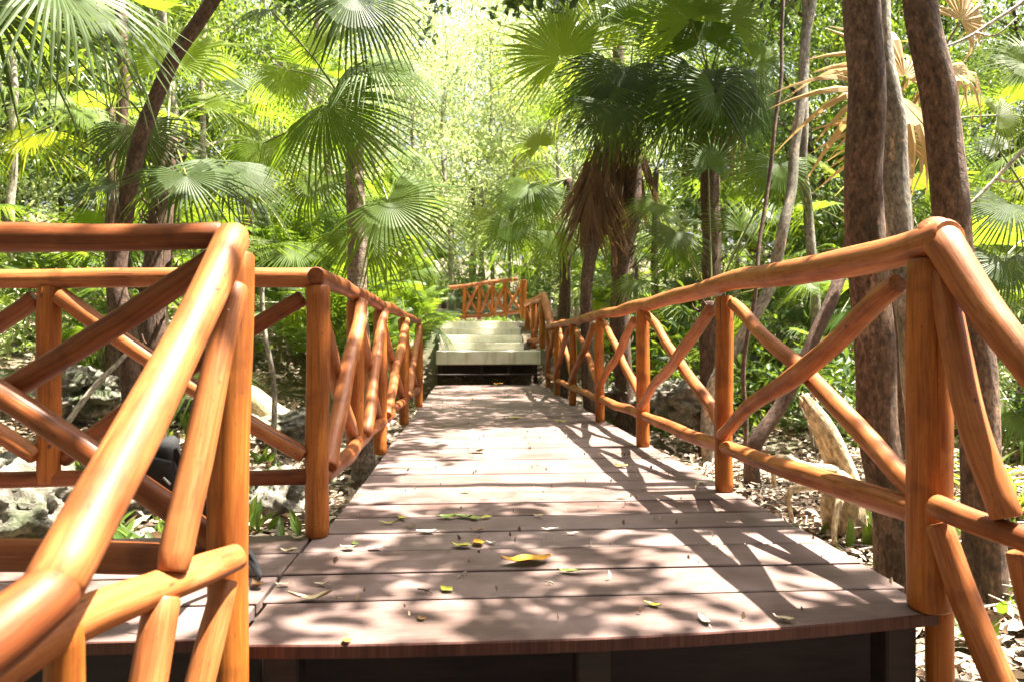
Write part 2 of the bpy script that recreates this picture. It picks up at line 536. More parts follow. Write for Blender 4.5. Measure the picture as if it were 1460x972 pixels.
# ------------------------------------------------------------------ boardwalk
def build_deck():
    root = empty('boardwalk', (0.36, 6.5, 0), 'brown painted plank boardwalk running from the dark front edge to the white steps', 'boardwalk')
    b = MB()
    pitch, gap = 0.232, 0.018
    th = 0.032
    # front board, bowed front edge as in a cut disc
    def front_y(x):
        return 1.655+0.10*max(0, (x-0.15)/1.08)**2.0+0.016*max(0, (-0.1-x)/0.4)**2
    n = 26
    xs = [-0.535+(1.228+0.535)*i/n for i in range(n+1)]
    yb = 1.94
    V, Fs = [], []
    for x in xs:
        yf = front_y(x)
        V += [(x, yf+0.003, 0.0), (x, yb-gap/2, 0.0), (x, yf, -0.004), (x, yf, -th), (x, yb-gap/2, -th)]
    for i in range(n):
        a, c = i*5, (i+1)*5
        Fs += [(a, c, c+1, a+1), (a+2, c+2, c, a), (a+3, c+3, c+2, a+2), (a+1, c+1, c+4, a+4), (a+4, c+4, c+3, a+3)]
    Fs += [(0, 1, 4, 3, 2), tuple(n*5+k for k in (2, 3, 4, 1, 0))]
    b.add(V, Fs, [(v[0], 3.3, v[1]) for v in V], 0.35)
    y = yb
    k = 0
    while y < 11.85:
        x1 = 1.272+rng.uniform(-.006, .006)
        x0 = -0.522+rng.uniform(-.006, .006)
        if y < 2.55: x0 = -0.555+rng.uniform(-.004, .004)
        w = pitch-gap-rng.uniform(0, .004)
        if y < 2.05: x1 = 1.262
        tone = rng.random()
        dz = rng.uniform(-.0015, .0015)
        b.box(((x0+x1)/2, y+pitch/2, -th/2+dz), (x1-x0, w, th), Matrix.Rotation(rng.uniform(-.0012, .0012), 3, 'Z'), 0.003, tone)
        y += pitch
        k += 1
    # side walk boards to the left
    y = 1.70
    while y < 2.62:
        w = pitch-gap
        if y+w > 2.75: break
        b.box((-1.665, y+pitch/2, -th/2+rng.uniform(-.001, .001)), (2.2, w, th), None, 0.003, rng.uniform(.2, .8))
        y += pitch
    dk = b.build('decking', M['deck'], root, smooth=False)
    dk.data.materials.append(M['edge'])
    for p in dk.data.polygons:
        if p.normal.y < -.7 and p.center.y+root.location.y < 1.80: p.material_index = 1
    # structure under the deck
    for x in (-0.42, 0.33, 1.15):
        j = MB(); j.box((x, 6.95, -0.034-0.07), (0.07, 9.8, 0.14), None, 0.004)
        j.build('joist', M['dark_wood'], root, smooth=False)
    f = MB(); f.box((0.36, 1.99, -0.034-0.27), (1.70, 0.04, 0.53), None, 0.004)
    f.build('fascia_board', M['dark_wood'], root, smooth=False)
    f = MB(); f.box((-1.6, 1.95, -0.034-0.27), (2.1, 0.04, 0.53), None, 0.004)
    f.build('fascia_board', M['dark_wood'], root, smooth=False)
    f = MB(); f.box((-1.6, 2.62, -0.032-0.09), (2.1, 0.04, 0.17), None, 0.004)
    f.build('fascia_board', M['dark_wood'], root, smooth=False)
    for x, y in ((-0.45, 1.78), (0.315, 1.76), (1.17, 1.86)):
        p = MB(); p.box((x, y, -0.034-0.32), (0.085, 0.085, 0.62), None, 0.006)
        p.box((x, y-.002, -0.046), (0.105, 0.1, 0.014), None, 0.003)
        p.build('support_post', M['dark_wood'], root, smooth=False)
    for y in (4.5, 6.2, 7.9, 9.5, 11.2):
        for x in (-0.4, 1.12):
            p = MB(); p.box((x, y, -0.034-0.26), (0.09, 0.09, 0.5), None, 0.006)
            p.build('support_post', M['dark_wood'], root, smooth=False)
    bo = MB(); bo.tube([(0.77, 1.955, -0.115), (0.77, 1.935, -0.115)], 0.016, 10)
    bo.build('bolt', M['metal'], root)
build_deck()

# ------------------------------------------------------------------ railings
def straight(p, q, n=3):
    p, q = Vector(p), Vector(q)
    return [p.lerp(q, i/n) for i in range(n+1)]

def screw(root, parent, u, v, Y):
    p = at(u, v, Y)
    b = MB(); b.tube([p+Vector((0, .006, 0)), p+Vector((0, -.002, 0))], .0042, 8, 0, True, seg=.01)
    b.build('screw', M['metal'], root)
def right_railing():
    root = empty('log_railing', (1.21, 1.78, 0), 'long log railing with crossed braces along the right edge of the boardwalk', 'railing', )
    X = 1.213
    ys = [1.78, 3.264, 4.73, 6.25, 7.98, 9.53, 11.2]
    xs = [1.222, 1.224, 1.206, 1.20, 1.215, 1.24, 1.31]
    rr = [0.054, 0.042, 0.046, 0.042, 0.042, 0.04, 0.04]
    for i, (x, y, r) in enumerate(zip(xs, ys, rr)):
        log(root, 'post', [(x, y, 0.001), (x+rng.uniform(-.008, .008), y, 0.5), (x, y, 0.925)], [r, r*1.02, r*.97], 'post', 20, 0.003, 0.03)
    log(root, 'post_foot', [(1.262, 1.80, 0.02), (1.262, 1.80, -0.45)], 0.034, 'post', 14, 0.002, 0.04)
    # hand rail
    hp = [at(1318, 343, 1.75), at(1250, 362, 1.95), at(1180, 378, 2.25), at(1105, 390, 2.67), (1.212, 3.25, 0.985), (1.205, 3.95, 0.968),
          (1.206, 4.73, 0.965), (1.20, 5.5, 0.955), (1.205, 6.25, 0.965), (1.21, 7.1, .955), (1.215, 7.98, 0.955), (1.24, 9.5, 0.965), (1.31, 11.25, 0.97)]
    hp[0] = Vector((1.222, 1.70, 0.972))
    hp[1] = Vector((1.214, 1.95, 0.958)); hp[2] = Vector((1.207, 2.25, 0.958)); hp[3] = Vector((1.208, 2.7, 0.972))
    log(root, 'handrail', hp, [.047, .048, .049, .046, .044, .046, .044, .043, .044, .043, .042, .04, .04], 'log', 18, 0.004, 0.07, 0.045)
    lp = [(1.225, 1.83, 0.245), (1.215, 2.3, 0.232), (1.218, 2.8, 0.222), (1.222, 3.2, 0.21), (1.21, 4.0, 0.205), (1.206, 4.7, 0.212), (1.2, 6.2, 0.205), (1.215, 7.9, 0.2), (1.25, 9.5, 0.2), (1.31, 11.2, 0.2)]
    log(root, 'lower_rail', lp, [.036, .04, .036, .033, .035, .034, .034, .034, .034, .034], 'log', 16, 0.005, 0.10, 0.045)
    for i in range(6):
        y0, y1 = ys[i], ys[i+1]; x0, x1 = xs[i], xs[i+1]
        r = 0.031 if i == 0 else 0.030
        dl = 0.03
        # deck-side brace: high at the near post, low at the far post
        a = Vector((x0-dl-.012, y0+.07, 0.865)); bq = Vector((x1-dl, y1-.05, 0.275))
        mid = a.lerp(bq, .5)+Vector((0, 0, -.012))
        log(root, 'brace', [a, a.lerp(bq, .28)+Vector((0, 0, -.008)), mid, a.lerp(bq, .75)+Vector((0, 0, .012)), bq], [r, r*1.08, r*1.1, r*.98, r*.95], 'log', 16, 0.0045, 0.09)
        a = Vector((x1+.022, y1-.05, 0.89)); bq = Vector((x0+.022, y0+.07, 0.285))
        log(root, 'brace', [a, a.lerp(bq, .5)+Vector((0, 0, .012)), bq], [r*.95, r*1.0, r*1.02], 'log', 16, 0.006, 0.08)
    # stair side
    log(root, 'stair_handrail', [at(1331, 331, 1.80), at(1345, 346, 1.72), at(1400, 432, 1.61), at(1460, 511, 1.51), at(1600, 690, 1.33), at(1780, 930, 1.15)], [.043, .046, .042, .038, .038, .038], 'log', 18, 0.002, 0.05)
    log(root, 'lower_rail', [at(1333, 720, 1.72), at(1390, 742, 1.60), at(1460, 767, 1.48), at(1560, 806, 1.33)], [.030, .03, .03, .03], 'log', 16, 0.003, 0.08)
    log(root, 'brace', [at(1342, 388, 1.74), at(1366, 510, 1.66), at(1392, 620, 1.58), at(1436, 738, 1.51)], [.033, .034, .034, .033], 'log', 16, 0.002, 0.05)
    log(root, 'brace', [at(1338, 745, 1.73), at(1375, 845, 1.68), at(1432, 985, 1.6), at(1480, 1090, 1.55)], [.032, .035, .036, .036], 'log', 16, 0.002, 0.05)
    e = at(1780, 930, 1.15)
    log(root, 'post', [(e.x+.03, e.y, -.7), (e.x+.03, e.y, e.z-.02)], .036, 'post', 16, 0.001, 0.03)
    log(root, 'brace', [at(1455, 786, 1.52), at(1480, 880, 1.5), at(1520, 1000, 1.45)], [.03, .032, .032], 'log', 16, 0.002, 0.05)
right_railing()

def left_near_railing():
    root = empty('log_railing', at(325, 900, 1.62), 'near log railing at the left front with a stair handrail sloping towards the viewer', 'railing')
    Y = 1.655
    p = at(325, 600, 1.60)
    log(root, 'post', [(p.x, p.y, -0.6), (p.x, p.y, 0.0), (p.x+.004, p.y, .45), (p.x+.012, p.y+.01, 0.905)], [.042, .043, .043, .041], 'post', 22, 0.002, 0.03)
    log(root, 'handrail', [at(318, 335, Y), at(220, 339, Y), at(100, 341, Y), at(0, 340, Y), at(-300, 341, Y+.01), at(-700, 340, Y+.03)], [.029, .030, .031, .034, .034, .034], 'log_red', 18, 0.002, 0.04)
    log(root, 'lower_rail', [at(345, 797, Y+.01), at(200, 795, Y+.01), at(0, 793, Y+.01), at(-700, 790, Y+.03)], [.034, .037, .038, .038], 'log_red', 18, 0.003, 0.05)
    log(root, 'brace', [at(310, 366, Y+.01), at(195, 443, Y+.02), at(110, 495, Y+.02), at(-300, 745, Y+.02)], [.027, .0285, .028, .028], 'log_red', 16, 0.002, 0.04)
    log(root, 'brace', [at(318, 778, Y-.01), at(232, 715, Y-.02), at(110, 632, Y-.03), at(0, 562, Y-.03), at(-320, 372, Y-.02)], [.028, .029, .029, .028, .027], 'log_red', 16, 0.002, 0.04)
    p = at(-340, 600, Y)
    log(root, 'post', [(p.x, p.y, 0.001), (p.x, p.y, .45), (p.x, p.y, .91)], .04, 'post', 18, 0.002, 0.03)
    # stair rail
    log(root, 'stair_handrail', [at(338, 335, 1.66), at(330, 342, 1.61), at(268, 475, 1.37), at(200, 612, 1.17), at(135, 728, 1.03), at(74, 840, 0.93)], [.028, .039, .038, .039, .0385, .037], 'log', 24, 0.0015, 0.035)
    log(root, 'stair_handrail', [at(82, 834, 0.94), at(60, 854, .915), at(0, 903, 0.87), at(-160, 1020, 0.78)], [.0365, .0385, .041, .042], 'log_red', 24, 0.001, 0.03)
    log(root, 'lower_rail', [at(338, 793, 1.54), at(285, 812, 1.42), at(215, 843, 1.30), at(112, 890, 1.12), at(0, 958, 0.99), at(-80, 1005, .92)], [.028, .032, .030, .034, .032, .032], 'log', 20, 0.004, 0.10)
    log(root, 'brace', [at(338, 408, 1.58), at(309, 510, 1.50), at(280, 667, 1.42), at(252, 786, 1.355), at(246, 815, 1.34)], [.025, .028, .0305, .031, .027], 'log', 18, 0.002, 0.04)
    log(root, 'brace', [at(232, 850, 1.31), at(212, 965, 1.26), at(190, 1090, 1.22)], [.031, .032, .032], 'log', 18, 0.001, 0.03)
    log(root, 'brace', [at(322, 826, 1.53), at(298, 920, 1.48), at(262, 1060, 1.42)], [.026, .029, .03], 'log', 18, 0.001, 0.03)
    p = at(92, 930, 1.10)
    log(root, 'post', [(p.x, p.y, -0.7), (p.x, p.y, 0.1), at(92, 888, 1.09)], [.028, .027, .026], 'post', 18, 0.001, 0.03)
    e = at(-160, 1020, 0.78)
    log(root, 'post', [(e.x-.02, e.y, -.8), (e.x-.02, e.y, e.z-.03)], .034, 'post', 16, 0.001, 0.03)
    screw(root, None, 325, 443, 1.525)
    screw(root, None, 318, 402, 1.545)

left_near_railing()

def left_far_railing():
    Y = 2.60
    root = empty('log_railing', (-0.54, 2.59, 0), 'log railing behind on the left turning along the left edge of the boardwalk', 'railing')
    log(root, 'handrail', [at(452, 396, Y), at(300, 396, Y), at(150, 396, Y), at(0, 398, Y), at(-400, 398, Y)], [.036, .035, .036, .035, .035], 'log', 18, 0.002, 0.05)
    log(root, 'lower_rail', [at(440, 679, Y), at(220, 682, Y), at(0, 682, Y), at(-400, 682, Y)], [.029, .028, .03, .03], 'log_red', 16, 0.004, 0.07)
    log(root, 'post', [(-0.543, 2.60, 0.001), (-.541, 2.6, .45), (-.54, 2.6, .912)], [.043, .042, .042], 'post', 22, 0.002, 0.03)
    p = at(70, 500, Y)
    log(root, 'post', [(p.x, p.y, .206), (p.x, p.y, .5), (p.x, p.y, .905)], [.037, .038, .038], 'post', 20, 0.002, 0.03)
    p2 = at(-330, 500, Y)
    log(root, 'post', [(p2.x, p2.y, .001), (p2.x, p2.y, .5), (p2.x, p2.y, .905)], [.037, .038, .038], 'post', 20, 0.002, 0.03)
    log(root, 'brace', [at(84, 420, Y-.02), at(206, 508, Y-.02), at(320, 580, Y-.02), at(434, 648, Y-.02)], .031, 'log', 16, 0.003, 0.06)
    log(root, 'brace', [at(432, 425, Y+.03), at(357, 468, Y+.03), at(175, 590, Y+.03), at(88, 655, Y+.03)], .031, 'log_red', 16, 0.003, 0.06)
    log(root, 'brace', [at(52, 424, Y+.02), at(0, 461, Y+.02), at(-310, 655, Y+.02)], .031, 'log_red', 16, 0.003, 0.06)
    log(root, 'brace', [at(52, 650, Y-.03), at(0, 618, Y-.03), at(-310, 425, Y-.03)], .031, 'log', 16, 0.003, 0.06)
    # along the walk
    X = -0.54
    ys = [2.60, 3.545, 4.507, 6.138, 7.832]
    xs = [-.541, -.555, -.548, -.54, -.525]
    log(root, 'handrail', [(X, 2.56, .946), (X, 3.0, .945), (X-.01, 3.6, .955), (X, 4.5, .943), (X, 5.3, .955), (X, 6.14, .945), (X+.01, 7.9, .95)],
        [.032, .036, .034, .035, .034, .033, .033], 'log_red', 18, 0.004, 0.06)
    log(root, 'lower_rail', [(X+.005, 2.62, .205), (X+.01, 3.1, .20), (X, 3.9, .215), (X, 4.5, .20), (X, 6.1, .21), (X+.01, 7.83, .2)], [.034, .036, .033, .034, .033, .032], 'log_red', 16, 0.005, 0.09)
    for i in range(1, 5):
        z0 = 0.19 if i == 1 else 0.001
        log(root, 'post', [(xs[i], ys[i], z0), (xs[i], ys[i], .5), (xs[i], ys[i], .915)], [.042, .043, .042], 'post', 18, 0.003, 0.03)
    for i in range(4):
        y0, y1 = ys[i], ys[i+1]
        r = .032
        a = Vector((X+.028, y0+.06, .24)); b = Vector((X+.02, y1-.02, .905))
        log(root, 'brace', [a, a.lerp(b, .5), b], [r, r*1.1, r], 'log', 16, 0.005, 0.06)
        a = Vector((X-.028, y0+.05, .90)); b = Vector((X-.02, y1-.05, .245))
        log(root, 'brace', [a, a.lerp(b, .5), b], [r, r*1.05, r], 'log', 16, 0.005, 0.06)
left_far_railing()

def steps():
    root = empty('concrete_steps', (0.36, 12.2, 0), 'white painted concrete steps rising at the far end of the boardwalk', 'steps')
    s = MB(); s.box((0.385, 12.55, 0.46), (1.83, 0.62, 0.245), None, 0.015)
    s.build('bottom_step', M['concrete'], root, smooth=False)
    z = 0.583
    y = 12.62
    for k in range(4):
        s = MB(); s.box((0.27+.0*k, y+.7-.1*k+.001*k, z+0.068), (1.52-.004*k, 1.5-.2*k, 0.134), None, 0.012)
        s.box((0.27, y-.05+.002*k, z+0.128), (1.54-.004*k, 0.06, 0.02), None, 0.004)
        s.build('step', M['concrete'], root, smooth=False)
        z += 0.1375; y += 0.34
    s = MB(); s.box((0.45, 15.2, 1.07), (2.6, 2.6, 0.13), None, 0.012)
    s.build('landing', M['concrete'], root, smooth=False)
    # dark timber frame under the bottom step
    for x in (-0.47, 0.27, 0.75, 1.22):
        f = MB(); f.box((x, 12.38, 0.165), (0.07, 0.07, 0.33), None, 0.004)
        f.build('timber_post', M['dark_wood'], root, smooth=False)
    f = MB(); f.box((0.385, 12.22, 0.165), (1.82, 0.16, 0.028), None, 0.004)
    f.build('timber_tread', M['dark_wood'], root, smooth=False)
    f = MB(); f.box((0.385, 12.8, 0.17), (1.8, 0.04, 0.33), None, 0.004)
    f.build('backing_board', M['dark_wood'], root, smooth=False)
steps()

def landing_railing():
    root = empty('log_railing', (1.25, 15.2, 1.13), 'far orange log railing with crossed braces at the top of the white steps', 'railing')
    Y = 15.6
    def P(u, v): return at(u, v, Y)
    log(root, 'handrail', [P(640, 411), P(690, 404), P(738, 398)], .045, 'log', 12, 0.006, 0.06, .1)
    log(root, 'lower_rail', [P(655, 452), P(700, 449), P(745, 444)], .04, 'log', 12, 0.006, 0.06, .1)
    us = [662, 683, 702, 720, 744]
    for u in us[:-1]:
        t = P(u, 404-(u-690)*.12); b = P(u, 456)
        log(root, 'post', [b, t], .045, 'post', 12, 0.003, 0.03, .1)
    for i in range(4):
        u0, u1 = us[i]+2, us[i+1]-2
        log(root, 'brace', [P(u0, 411), P(u1, 443)]if i else [P(u0, 413), P(u1, 446)], .034, 'log', 12, 0.005, 0.05, .1)
        q0, q1 = P(u0, 446), P(u1, 408); q0.y -= .05; q1.y -= .05
        log(root, 'brace', [q0, q1], .034, 'log', 12, 0.005, 0.05, .1)
    # tall corner post, then the railing that steps down to the boardwalk
    c = at(746, 430, 14.6)
    log(root, 'post', [(c.x, 14.6, 1.1), (c.x, 14.6, 2.03)], .075, 'post', 14, 0.003, 0.03, .1)
    log(root, 'handrail', [at(750, 434, 13.9), at(774, 423, 12.4)], .06, 'log', 12, 0.004, 0.05, .1)
    log(root, 'handrail', [at(775, 421, 12.35), at(781, 444, 11.8), at(787, 470, 11.4)], .07, 'log', 12, 0.004, 0.05, .1)
    log(root, 'lower_rail', [at(750, 486, 13.8), at(772, 485, 12.4)], .05, 'log', 12, 0.004, 0.05, .1)
    for u, Yp in ((752, 13.8), (761, 13.2), (773, 12.38)):
        t = at(u, 428, Yp); b = at(u, 497, Yp)
        log(root, 'post', [(t.x, Yp, b.z), (t.x, Yp, t.z)], .055, 'post', 12, 0.003, 0.03, .1)
    log(root, 'brace', [at(754, 440, 13.7), at(764, 482, 13.0)], .04, 'log', 12, 0.003, 0.05, .1)
    log(root, 'brace', [at(771, 434, 12.5), at(762, 480, 13.1)], .04, 'log', 12, 0.003, 0.05, .1)
landing_railing()

# ------------------------------------------------------------------ leaves
def leaf_cloud(C, S, nrm=None, axis=None, tone=None, wl=0.42, fold=0.18):
    """C centres (n,3), S lengths (n): folded pointed leaves, 2 quads each -> arrays"""
    n = len(C)
    if axis is None:
        axis = nrng.normal(size=(n, 3)); axis[:, 2] -= 0.35
    axis = axis/np.linalg.norm(axis, axis=1, keepdims=True)
    if nrm is None:
        nrm = nrng.normal(size=(n, 3))*0.75; nrm[:, 2] += 0.9
    side = np.cross(axis, nrm); side /= (np.linalg.norm(side, axis=1, keepdims=True)+1e-9)
    up = np.cross(side, axis)
    S = S[:, None]
    w = S*wl*0.5
    p = [C, C+axis*S*.42+side*w+up*w*fold*2, C+axis*S*.80+side*w*.55+up*w*fold-up*S*.04, C+axis*S-up*S*.10,
         C+axis*S*.80-side*w*.55+up*w*fold-up*S*.04, C+axis*S*.42-side*w+up*w*fold*2, C+axis*S*.45]
    V = np.stack(p, axis=1).reshape(-1, 3)
    b = np.arange(n)[:, None]*7
    f1 = b+np.array([[0, 1, 2, 6]]); f2 = b+np.array([[6, 2, 3, 4]]); f3 = b+np.array([[0, 6, 4, 5]])
    Fs = np.concatenate([f1, f2, f3])
    if tone is None: tone = nrng.random(n)
    return V, Fs, np.repeat(tone, 7)

def crown_points(n_cl, per, ext, centre, rcl, shell=0.5):
    """clumps of leaf positions in an uneven ellipsoid"""
    d = nrng.normal(size=(n_cl, 3)); d /= np.linalg.norm(d, axis=1, keepdims=True)
    r = (shell+(1-shell)*nrng.random(n_cl))[:, None]
    cc = d*r*np.array(ext)*(0.75+.5*nrng.random((n_cl, 1)))+np.array(centre)
    k = (per*(0.4+1.2*nrng.random(n_cl))).astype(int)
    C = np.repeat(cc, k, axis=0)
    rc = np.repeat(rcl*(.6+.8*nrng.random(n_cl)), k)[:, None]
    C = C+nrng.normal(size=C.shape)*rc*np.array([1, 1, .6])
    tone = np.clip(np.repeat(nrng.random(n_cl), k)*.6+nrng.random(len(C))*.4, 0, 1)
    return C, tone, cc

# ------------------------------------------------------------------ fan palms
def fan_mesh(seed, mat, nseg=40, spread=300, fuse=0.48, droop=0.16, tip=0.25, rag=0.06, fold=0.35, curve=0.12, dead=False):
    r = random.Random(seed)
    V, Fs = [], []
    rs = [0.03, 0.22, fuse, fuse+.16, .82, .93, 1.0]
    da = R(spread)/nseg
    hb = da/2
    cup = r.uniform(.03, .16)
    for i in range(nseg):
        a = -R(spread)/2+da*(i+.5)
        L = (0.80+0.20*math.cos(a*.55))*(1+r.uniform(-rag, rag))
        if r.random() < .05: L *= r.uniform(.6, .85)
        if dead and r.random() < .25: L *= r.uniform(.5, .9)
        tw = r.uniform(-.05, .05)*(3 if dead else 1)
        dr = droop*(1+r.uniform(-.4, .4))
        tp = tip*(1+r.uniform(-.6, .9))
        b0 = len(V)
        for j, q in enumerate(rs):
            rr = q*L
            if q <= fuse:
                w = rr*math.tan(hb)
            else:
                w0 = fuse*L*math.tan(hb)
                t = (q-fuse)/(1-fuse)
                w = w0*(1+.22*t)*(1-t**1.25)*.92
            aa = a+tw*max(0, q-fuse)*2
            ca, sa = math.sin(aa), math.cos(aa)       # x, y directions
            z = cup*math.sin(min(1, q*1.4)*math.pi)*.5*abs(math.sin(a*.5))
            z -= dr*q**2.0+tp*max(0, q-fuse)**1.8*1.6
            y_extra = -curve*(max(0, sa*rr))**2
            z += y_extra
            shrink = 1-.25*tp*max(0, q-fuse)
            pz = w*fold*(1 if q <= fuse else 1.3)
            for sgn in (-1, 0, 1):
                x = ca*rr*shrink+sgn*w*sa
                y = sa*rr*shrink-sgn*w*ca
                V.append((x, y, z+(pz if sgn == 0 else -pz*.2)))
        for j in range(len(rs)-1):
            p = b0+j*3
            Fs += [(p, p+1, p+4, p+3), (p+1, p+2, p+5, p+4)]
    return mesh('frond', V, Fs, mat, False)

FAN = {}
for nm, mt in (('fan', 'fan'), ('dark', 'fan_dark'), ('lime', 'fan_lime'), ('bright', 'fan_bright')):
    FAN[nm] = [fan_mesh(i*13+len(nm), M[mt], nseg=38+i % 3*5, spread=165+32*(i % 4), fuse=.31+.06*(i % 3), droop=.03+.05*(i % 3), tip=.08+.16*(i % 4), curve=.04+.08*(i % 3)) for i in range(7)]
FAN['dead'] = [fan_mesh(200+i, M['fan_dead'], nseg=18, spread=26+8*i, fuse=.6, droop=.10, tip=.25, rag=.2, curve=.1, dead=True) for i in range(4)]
FAN['gold'] = [fan_mesh(300+i, M['fan_gold'], nseg=19, spread=230, fuse=.46, droop=.15, tip=.35+.2*i, rag=.14, curve=.15, dead=True) for i in range(4)]
FAN['slim'] = [fan_mesh(400+i, M['fan'], nseg=22, spread=150, fuse=.25, droop=.1, tip=.3, rag=.1) for i in range(3)]

def orient(hub, axis, nrm, s):
    y = Vector(axis).normalized()
    z = Vector(nrm); z = (z-y*z.dot(y)).normalized()
    x = y.cross(z)
    m = Matrix((x, y, z)).transposed().to_4x4()
    return Matrix.Translation(hub) @ m @ Matrix.Diagonal((s, s, s, 1))

def add_frond(root, top, hub, axis, nrm, s, kind='fan', rp=0.008, petiole=True, sag=0.06):
    v = rng.choice(FAN[kind])
    o = put('frond', v, root)
    mw = orient(Vector(hub)-Vector(root.location), axis, nrm, s)
    o.matrix_basis = mw
    if petiole and top is not None:
        top = Vector(top); hub = Vector(hub)
        L = (hub-top).length
        if L > 0.12:
            mid = top.lerp(hub, .5)+Vector((0, 0, sag*L))
            b = MB(); b.tube([top, mid, hub], [rp*1.5, rp, rp*.8], 6, 0, False, seg=L/6)
            # leaf stalk in the frond's own space, so that it moves with it
            inv = (Matrix.Translation(root.location) @ mw).inverted()
            b.V = [inv @ p for p in b.V]
            me = mesh('petiole', b.V, b.F, M['petiole_dead' if kind in ('dead', 'gold') else 'petiole'], True)
            put('petiole', me, o)
    return o

def palm_trunk(root, pts, rad, mat='bark_palm', boots=False):
    b = MB(); b.tube(pts, rad, 14, 0.006, True, lump=0.05, seg=.08)
    if boots:    # broken leaf bases on the upper trunk
        P = [Vector(p) for p in pts]
        for k in range(60):
            t = rng.random()
            i = min(len(P)-2, int(t*(len(P)-1)))
            c = P[i].lerp(P[i+1], t*(len(P)-1)-i)
            r = rad[0] if isinstance(rad, (list, tuple)) else rad
            a = rng.uniform(0, 6.28)
            d = Vector((math.cos(a), math.sin(a), 0))
            b.tube([c+d*r*.8, c+d*r*1.25+Vector((0, 0, .04)), c+d*r*1.35+Vector((0, 0, .09))], [.014, .011, .005], 5, 0, True, seg=.05)
    return b.build('trunk', M[mat], root)

def rand_fronds(root, top, n, pl, s, kinds=('fan',), lo=-25, hi=75, seed=0, rp=.008):
    r = random.Random(seed)
    for i in range(n):
        az = i*2.39996+r.uniform(-.3, .3)
        el = R(hi-(hi-lo)*((i+.5)/n)+r.uniform(-8, 8))
        d = Vector((math.cos(az)*math.cos(el), math.sin(az)*math.cos(el), math.sin(el)))
        L = pl*r.uniform(.8, 1.2)
        hub = Vector(top)+d*L-Vector((0, 0, .12*L*math.cos(el)))
        ax = (d+Vector((0, 0, -.45))).normalized()
        nr = Vector((0, 0, 1))-ax*ax.z*0.6+Vector((r.uniform(-.3, .3), r.uniform(-.3, .3), 0))+d*.2
        add_frond(root, top, hub, ax, nr, s*r.uniform(.85, 1.15), r.choice(kinds), rp)

def px_frond(root, top, hub, tip, nrm, kind, petiole=True, k=1.0, sag=.06):
    h, t = at(*hub), at(*tip)
    add_frond(root, top, h, t-h, nrm, (t-h).length*k, kind, petiole=petiole, sag=sag)

# slender palm behind the left railing, big dark fans
b = onz(519, 690, -0.36)
root = empty('fan_palm', b, 'slender grey trunked fan palm just behind the railing along the left edge', 'palm')
tp = at(508, 170, 5.3)
palm_trunk(root, [b-Vector((0, 0, .1)), at(516, 560, b.y), at(510, 420, 5.35), at(507, 260, 5.3), tp], [.10, .08, .072, .07, .06], 'bark_palm')
UPC = Vector((0, -.55, .8))
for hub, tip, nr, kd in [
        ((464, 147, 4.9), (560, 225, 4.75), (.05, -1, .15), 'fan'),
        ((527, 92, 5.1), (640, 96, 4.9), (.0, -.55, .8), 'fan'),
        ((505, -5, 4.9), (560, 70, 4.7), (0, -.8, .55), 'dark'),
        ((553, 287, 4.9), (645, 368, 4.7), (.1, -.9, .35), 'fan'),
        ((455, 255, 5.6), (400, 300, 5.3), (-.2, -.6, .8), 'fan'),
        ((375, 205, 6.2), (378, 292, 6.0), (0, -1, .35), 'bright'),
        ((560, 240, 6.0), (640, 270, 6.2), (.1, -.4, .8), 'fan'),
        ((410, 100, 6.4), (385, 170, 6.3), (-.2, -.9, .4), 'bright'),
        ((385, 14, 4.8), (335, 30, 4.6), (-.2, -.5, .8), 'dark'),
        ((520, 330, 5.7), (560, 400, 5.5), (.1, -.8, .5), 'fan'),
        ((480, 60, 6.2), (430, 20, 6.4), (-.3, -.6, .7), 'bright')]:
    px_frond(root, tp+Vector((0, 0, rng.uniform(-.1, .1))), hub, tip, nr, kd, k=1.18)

# dark fibrous palm further left
b = Vector((*at(215, 520, 5.8).xy, 0)); b.z = gh(b.x, b.y)
root = empty('fan_palm', b, 'dark fibrous trunked fan palm behind the left railing with bluish fans', 'palm')
tp = at(238, 195, 5.8)
palm_trunk(root, [b-Vector((0, 0, .1)), at(220, 430, 5.8), at(230, 300, 5.8), tp], [.12, .11, .095, .08], 'bark_fibre', True)
for hub, tip, nr, kd in [
        ((195, 182, 5.3), (205, 255, 5.1), (.1, -.9, .45), 'dark'),
        ((165, 262, 5.2), (70, 275, 5.0), (-.1, -.5, .85), 'dark'),
        ((125, 100, 4.6), (35, 128, 4.4), (-.2, -.2, .95), 'bright'),
        ((248, 85, 6.6), (255, -20, 6.8), (.1, -1, .1), 'bright'),
        ((320, 232, 5.4), (385, 308, 5.1), (.4, -.5, .7), 'dark'),
        ((290, 150, 6.6), (345, 120, 6.8), (.1, -.8, .6), 'bright'),
        ((80, 330, 5.2), (20, 355, 5.1), (-.1, -.5, .8), 'dark'),
        ((265, 250, 5.0), (300, 330, 4.8), (.2, -.8, .6), 'dark')]:
    px_frond(root, tp+Vector((0, 0, rng.uniform(-.1, .1))), hub, tip, nr, kd, k=1.18)

# palm beyond the left frame edge whose big fan droops into the top left corner
b = Vector((-3.3, 3.6, 0)); b.z = gh(b.x, b.y)
root = empty('fan_palm', b, 'tall fan palm whose dark glossy fans droop into the top left corner', 'palm')
tp = Vector((-3.2, 3.6, 2.7))
palm_trunk(root, [b-Vector((0, 0, .1)), (b.x+.05, b.y, 1.2), tp], [.11, .09, .07], 'bark_fibre')
px_frond(root, tp, (75, -25, 3.3), (195, 75, 3.0), (.35, -.45, .85), 'dark')
px_frond(root, tp, (-15, 10, 3.2), (60, 95, 2.9), (.1, -.6, .8), 'dark')
rand_fronds(root, tp, 7, .8, .7, ('dark', 'fan'), 10, 80, 5)

